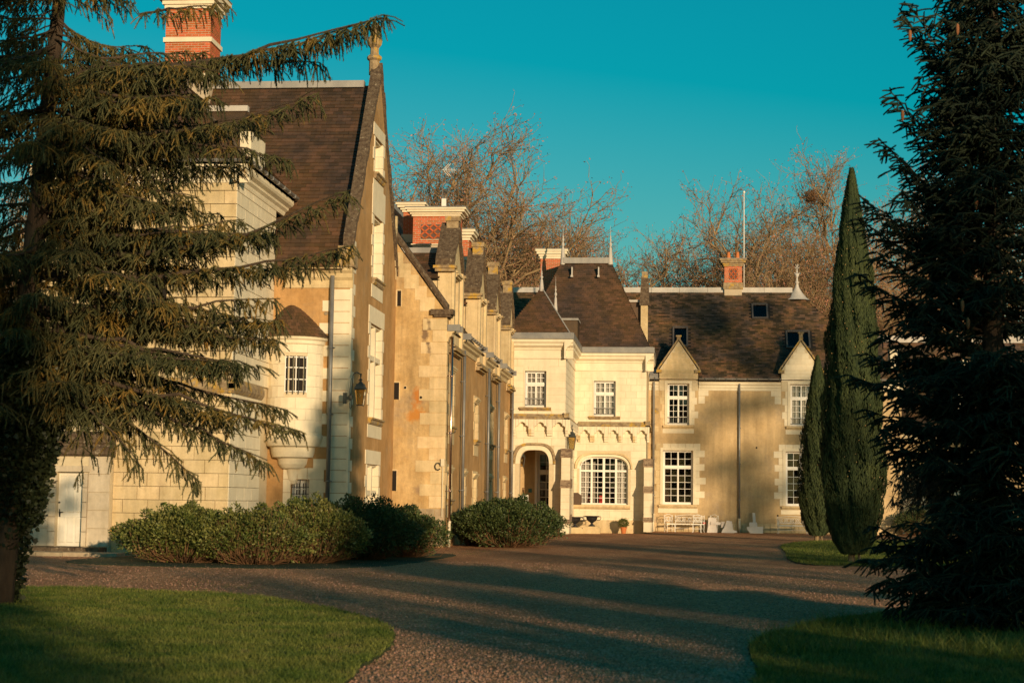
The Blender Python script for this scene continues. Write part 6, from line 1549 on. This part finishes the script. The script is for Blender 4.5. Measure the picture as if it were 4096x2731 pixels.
bl(1620, 330, 1920, -.3, -.55, -.3, .40, 1.1, su=300, dens=1.2)
bl(1600, 560, 1880, -1.0, -.40, -.2, .45, 1.1, dens=1.2)
bl(1300, 950, 1480, -.9, .0, .0, .6, .9, dens=1.3)
bl(1200, 860, 1330, .8, .0, .0, .6, 1.0, dens=1.2)
# inner crown: shorter boughs all round the trunk
for k in range(175):
    v = R0.uniform(-700, 1620); a = R0.uniform(0, 2*np.pi); l = (1.3 + 1.2*R0.random()) * (1.0 if v < 1200 else .8) * (.62 if v < 150 else 1)
    p0 = trunk_at(v); p1 = (p0[0] + l*np.cos(a), p0[1] + .75*l*np.sin(a), p0[2] - R0.uniform(-.1, .7)); bs.append(dict(p0=tuple(p0), p1=p1, sag=.05, tipup=.1, W=.55, hang=.9, dens=1.1))
for k in range(46):      # middle layer reaching right, photo columns 450..1150
    v = 330 + 1230*R0.random()**1.5; tu = R0.uniform(560, 1130) - (v > 1350)*190 - (v < 500)*120; bl(v, tu, v + R0.uniform(-60, 190), R0.uniform(-1.4, 1.2), .02, .1, .55, .9, dens=1.2)
sp1, A_, B_ = spruce('spruce_tree', 'big old spruce with long drooping boughs on the left edge', (SB.x, SB.y, -.05), tuple(stop_), bs, 'needles', 3, 100, .040, .010, .22, core=.010)
# ivy wrapped round the lower trunk
iv = []
for v in range(1450, 2440, 45):
    p = trunk_at(v); k = (2440 - v)/990; rr = .22 + .42*k + .06*math.sin(v*.05); iv.append((p.x - .12, p.y, p.z, rr, rr, .30)); 
    if v < 2050: iv.append((p.x + .25*k, p.y - .1, p.z, rr*.8, rr*.8, .3))
ivy = leaf_cloud('ivy', iv, 26000, .075, 'ivy_leaf', sp1, shell=.75, zmin=.02, seed=12, aspect=.9, lump=.12)

# ---- the dark spruce on the right edge
RB = at(3965, 2520, Z=0); RY = RB.y
bs = []
def rtrunk(v): return at(3975, v, Y=RY)
def br(sv, tu, tv, dy, sag=.05, tip=.15, W=.42, hang=.25, **kw):
    bs.append(dict(p0=tuple(rtrunk(sv)), p1=tuple(at(tu, tv, Y=RY + dy)), sag=sag, tipup=tip, W=W, hang=hang, sec=.075, **kw))
for (tu, tv, sv, w_) in ((3615, 60, 470, .50), (3690, 175, 560, .50), (3640, 20, 420, .4), (3780, 60, 420, .5), (3850, 180, 520, .5), (3565, 372, 760, .50), (3640, 470, 850, .55), (3525, 565, 900, .52), (3600, 640, 960, .5), (3445, 790, 1090, .52), (3430, 870, 1160, .50), (3560, 900, 1150, .6), (3440, 1100, 1330, .52), (3500, 1010, 1240, .55), (3560, 1200, 1400, .60),
                     (3400, 1500, 1600, .50), (3480, 1420, 1560, .55), (3470, 1640, 1720, .55), (3520, 1330, 1480, .55), (3540, 1770, 1800, .50), (3600, 1560, 1650, .65), (3600, 1850, 1880, .45), (3690, 1940, 1960, .45), (3455, 2235, 2110, .52), (3500, 2330, 2200, .50), (3570, 2430, 2260, .55), (3640, 2290, 2200, .6), (3700, 2130, 2080, .5), (3560, 2180, 2100, .45), (3780, 380, 640, .6), (3720, 730, 930, .7)):
    br(sv, tu, tv, R0.uniform(-.5, .3), sag=.10, tip=.10, W=w_*1.15, hang=.40, dens=1.35)
for k in range(250):
    v = R0.uniform(-600, 2380); a = R0.uniform(0, 2*np.pi)
    if v < 950 and R0.random() < .22: continue
    l = np.clip(.55 + (v + 500)/2300*1.7, .75, 2.1)*R0.uniform(.6, 1.05)
    if math.cos(a) < -.2: l *= .8
    if 1850 < v < 2030 and math.cos(a) < 0: l *= .6
    rise = .45 if v < 1100 else .10
    p0 = rtrunk(v); p1 = (p0[0] + l*np.cos(a), p0[1] + .8*l*np.sin(a), p0[2] + (rise + R0.uniform(-.25, .25))*l); bs.append(dict(p0=tuple(p0), p1=p1, sag=.08, tipup=.12, W=.66, hang=.45, sec=.09))
for k in range(46):
    v = R0.uniform(-150, 1150); a = -math.pi/2 + R0.uniform(-1.1, .8); l = R0.uniform(.6, 1.0); p0 = rtrunk(v); p1 = (p0[0] + l*np.cos(a), p0[1] + l*np.sin(a), p0[2] + R0.uniform(-.1, .3)*l); bs.append(dict(p0=tuple(p0), p1=p1, sag=.05, tipup=.12, W=.5, hang=.5, sec=.09))
for k in range(60):
    v = R0.uniform(1400, 2440); a = -math.pi/2 + R0.uniform(-1.0, .7); l = R0.uniform(.9, 1.7); p0 = rtrunk(v); p1 = (p0[0] + l*np.cos(a), p0[1] + l*np.sin(a), p0[2] + R0.uniform(-.35, .05)*l); bs.append(dict(p0=tuple(p0), p1=p1, sag=.05, tipup=.15, W=.6, hang=.4, sec=.10))
dead = []
for k in range(150):
    u, v = R0.uniform(3600, 3790), R0.uniform(1850, 1960); p = np.array(at(u, v, Y=RY - .3 + R0.uniform(-.3, .3))); d = np.array([R0.uniform(-1, .2), R0.uniform(-.4, .4), R0.uniform(-1.6, -.2)]); q = p + d*.16; dead += [(p, q)]
    for _ in range(3): e = q + (d + R0.normal(0, .6, 3))*.08; dead.append((q, e)); dead.append((q, e + R0.normal(0, .03, 3)))
for (u0, v0, u1, v1) in ((3600, 2010, 3990, 2170), (3620, 2050, 3850, 2110), (3640, 2020, 3700, 2070)): 
    for s_ in range(6): a, c = np.array(at(u0 + (u1-u0)*s_/6, v0 + (v1-v0)*s_/6, Y=RY - .3)), np.array(at(u0 + (u1-u0)*(s_+1)/6, v0 + (v1-v0)*(s_+1)/6, Y=RY - .3)); dead += [(a, c)]*1
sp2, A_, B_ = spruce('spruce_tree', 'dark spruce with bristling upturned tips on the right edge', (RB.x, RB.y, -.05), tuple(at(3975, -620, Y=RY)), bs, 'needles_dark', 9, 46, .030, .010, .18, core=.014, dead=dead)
for k, (u, v) in enumerate(((3905, 810), (3830, 115), (3640, 140), (3850, 1220), (3872, 1290), (3610, 460))):
    p = at(u, v, Y=RY - .9); MB().lathe(p.x, p.y, [(0, p.z + .07), (.02, p.z + .05), (.024, p.z), (.018, p.z - .06), (0, p.z - .09)], 8).build('cone', M['spruce_cone'], sp2, smooth=True)

# ================================================================ bare plane trees behind the roofs
def bare_tree(seed, H, spread, twigs=1.0):
    """branching skeleton in local coordinates -> (wood verts, quads), (bud verts, quads)"""
    R = random.Random(seed); S = []; tips = []
    LEN = [.28*H, .50*H, .28*H, .16*H, .09*H, .05*H]; SEG = [3, 10, 7, 6, 5, 3]; RAD = [.026*H, .0125*H, .0060*H, .0030*H, .0015*H, .0009*H]
    def grow(p, d, lv, k_=1.0, start=1.0, bend=0.0):
        n = SEG[lv]; L_ = LEN[lv] * k_; q = p; wob = (.04, .12, .20, .24, .26, .26)[lv]
        for k in range(n):
            d = (d + Vector((R.gauss(0, wob), R.gauss(0, wob), R.gauss(0, wob*.7) + (0, bend, .02, .02, .03, .04)[lv]))).normalized()
            e = q + d * (L_/n); t0, t1 = k/n, (k+1)/n; r = RAD[lv] * start
            S.append((q, e, r*(1 - .78*t0), r*(1 - .78*t1)))
            if lv and lv < 5:
                few = (0, .95, .74, .68, .72)[lv] if (k > 1 or lv > 2) else 0
                for c in range(1 if R.random() < few else 0):
                    nd = d.copy(); ax = d.orthogonal().normalized(); ax.rotate(Matrix.Rotation(R.uniform(0, 6.283), 3, d)); nd.rotate(Matrix.Rotation(R.uniform(.5, 1.0), 3, ax))
                    grow(q + (e - q)*R.random(), nd, lv + 1, R.uniform(.6, 1.15) * (1.25 - .55*t0))
            q = e
        if lv == 5: tips.append((q, d))
        if 0 < lv < 5:
            for c in range(2 if lv < 4 else 1):
                nd = d.copy(); ax = d.orthogonal().normalized(); ax.rotate(Matrix.Rotation(R.uniform(0, 6.283), 3, d)); nd.rotate(Matrix.Rotation(R.uniform(.1, .6), 3, ax)); grow(q, nd, lv + 1, .95)
        if lv == 0:
            m = 9
            for c in range(m):
                az = 2.4 * c + R.uniform(-.3, .3); u_ = (c + .5)/m; ti = .12 + 1.15*u_
                nd = Vector((math.sin(ti)*math.cos(az), math.sin(ti)*math.sin(az), math.cos(ti)))
                grow(q - d*u_*.12*H, nd, 1, (1.25 - .40*u_)*spread*1.2, 1.05 - .35*u_, .03 + .06*u_)
    grow(Vector((0, 0, 0)), Vector((0, 0, 1)), 0)
    A = np.array([s[0] for s in S]); B = np.array([s[1] for s in S]); ra = np.array([max(s[2], .010) for s in S]); rb_ = np.array([max(s[3], .008) for s in S])
    thick = ra > .05
    v1, f1 = np_tubes(A[thick], B[thick], ra[thick], rb_[thick], 6); v2, f2 = np_tubes(A[~thick], B[~thick], ra[~thick], rb_[~thick], 3)
    NR2 = np.random.default_rng(seed); P = np.array([t[0] for t in tips]); n = len(P); rep = 3; P = np.repeat(P, rep, 0) + NR2.normal(0, .11, (n*rep, 3)); n = len(P)
    a = NR2.normal(size=(n, 3)); a /= np.linalg.norm(a, axis=1)[:, None]; b = np.cross(a, NR2.normal(size=(n, 3))); b /= np.linalg.norm(b, axis=1)[:, None]; s_ = NR2.uniform(.04, .085, n)[:, None]
    vb = np.stack([P - a*s_, P + b*s_*.5, P + a*s_, P - b*s_*.5], 1).reshape(-1, 3)
    return np.concatenate([v1, v2]), np.concatenate([f1, f2 + len(v1)]), vb, np.arange(4*n).reshape(-1, 4)
variants = []
for sd, H_, sprd in ((3, 20, .78), (8, 20, .74), (15, 20, .80)):
    wv, wf, bv, bf = bare_tree(sd, H_, sprd); variants.append((wv, wf, bv, bf, wv[:, 2].max())); print('BARE', len(wf)*2, len(bf), wv[:, 2].max(), np.percentile(np.abs(wv[:, 0]), 99))
def plant_bare(i, u, vtop, Y, label, rz, wide=1.0, cache={}):
    base = at(u, 2000, Y=Y); top = at(u, vtop, Y=Y); wv, wf, bv, bf, hm = variants[i]; s = top.z / hm
    r = empty('plane_tree', (base.x, Y, 0), label, 'tree', 'bare spring trees behind the roofs', rz); r.scale = (s*wide, s*wide, s)
    if i not in cache:
        w = np_mesh('branches', wv, wf, M['plane_bark'], None, smooth=True); w.parent = r; b = np_mesh('buds', bv, bf, M['bud'], None, kind='stuff'); b.parent = r; cache[i] = (w, b)
    else:
        for o in cache[i]: c = o.copy(); COL.objects.link(c); c.parent = r
plant_bare(0, 1590, 490, 112, 'bare tree directly right of the tall gable, behind the rooftop aerial', 0.4, 1.05)
plant_bare(1, 1930, 400, 116, 'tallest bare tree, rising between the gable and the pavilion roof', 1.9, 1.12)
plant_bare(2, 2380, 790, 122, 'lower spreading bare tree directly behind the twin spires', 4.6, 1.12)
plant_bare(0, 2190, 620, 124, 'bare tree with heavy forked limbs left of the pavilion roof', 3.3, .85)
plant_bare(0, 3000, 700, 122, 'bare tree behind the flagpole and small chimney', 2.6, .92)
plant_bare(1, 3290, 530, 118, 'bare tree whose crown shows on both sides of the cypress tip', 0.7, 1.0)
plant_bare(0, 3190, 640, 114, 'bare tree carrying a round nest, left of the cypress tip', 2.2, .8)
plant_bare(2, 3760, 560, 120, 'bare tree glimpsed between the cypress and the dark spruce', 4.0, 1.0)
plant_bare(1, 60, 640, 84, 'bare tree seen through the boughs at the left edge', .3, .9)
plant_bare(0, -160, 760, 76, 'lower bare tree at the far left edge', 2.3, .9)
p = at(3245, 790, Y=114); R1 = np.random.default_rng(3); n = 420; A = np.array(p) + R1.normal(0, .22, (n, 3)); d = R1.normal(size=(n, 3)); v, f = np_tubes(A, A + d*.16, .02, .012, 3)
ne = empty('nest', tuple(p), 'round brown nest of twigs in the bare tree left of the cypress tip', 'nest'); np_mesh('nest_twigs', v, f, M['twig'], ne, kind='stuff')

# ================================================================ trees and hedge behind the camera (they cast the evening shade)
def sunplace(s, a):  # s across the light, a along it
    return (s*math.cos(SUN_AZ) - a*math.sin(SUN_AZ), s*math.sin(SUN_AZ) + a*math.cos(SUN_AZ))
def shade_tree(s, a, w, h, zb, label, seed, count=2600, leaf=.42, cat='tree', name='broadleaf_tree', open_=0):
    x, y = sunplace(s, a); R = np.random.default_rng(seed); r = empty(name, (x, y, 0), label, cat, 'park trees behind the viewpoint')
    cs = []
    for k in range(9):
        t = k*.7 + R.random(); q = R.uniform(.0, .55); zc = zb + (h - zb)*R.uniform(.28, .74); cs.append((x + w*.5*q*np.cos(t), y + w*.5*q*np.sin(t), zc, w*.30, w*.30, (h - zb)*.27))
    cs.append((x, y, zb + (h - zb)*.5, w*.42, w*.42, (h - zb)*.48))
    if open_:
        cs = [(x + w*.5*math.cos(k*2.4)*R.uniform(.1, 1), y + w*.5*math.sin(k*2.4)*R.uniform(.1, 1), zb + (h - zb)*(k + .5)/open_, w*R.uniform(.10, .17), w*R.uniform(.10, .17), R.uniform(.5, 1.1)) for k in range(open_)]
    leaf_cloud('crown', cs, count, leaf, 'shrub_dark_leaf', r, shell=.1, seed=seed, aspect=.8, zmin=zb*.8)
    MB().tube([(x, y, -.05), (x, y, h*.7)], [.05*w, .02*w], 8).build('trunk', M['bark'], r)
SH = [  # s, a, width, height, crown base, how dense
 (-9, -16, 8, 17, .3, 2), (-3.5, -20, 5.5, 16.5, .3, 2), (.7, -18, 5.6, 20, .3, 2.6), (7.9, -20, 3.4, 9.4, .3, 1.3), (10.3, -20, 3.0, 9.6, .3, 1.3), (13.3, -24, 4.6, 14.4, .3, 1.5),
 (19.2, -18, 4.8, 9.8, .3, .7), (22.9, -22, 5.4, 10.2, .3, .6), (26.9, -20, 4.8, 13.0, .3, .9), (31.5, -24, 6.0, 12.6, .3, .6), (36.0, -20, 5.6, 12.2, .3, .55), (41, -22, 5.2, 12.4, .3, .55),
 (45.2, -24, 4.0, 15.0, .3, 1), (47.4, -20, 9.5, 28.5, 12, .8), (59, -24, 9, 26, 1.5, 1.5), (51.5, -16, 6, 16, .3, 1)]
for k, (s_, a_, w_, h_, zb_, tau) in enumerate(SH):
    shade_tree(s_, a_, w_, h_, zb_, 'leafy park tree behind the viewpoint, number %s from the left' % ('first second third fourth fifth sixth seventh eighth ninth tenth eleventh twelfth thirteenth fourteenth fifteenth sixteenth'.split()[k]), 100 + k, count=int(tau*w_*(h_ - zb_)/.03), leaf=.40, open_=(26 if zb_ == 12 else 30 if 18 < s_ < 43 else 0))
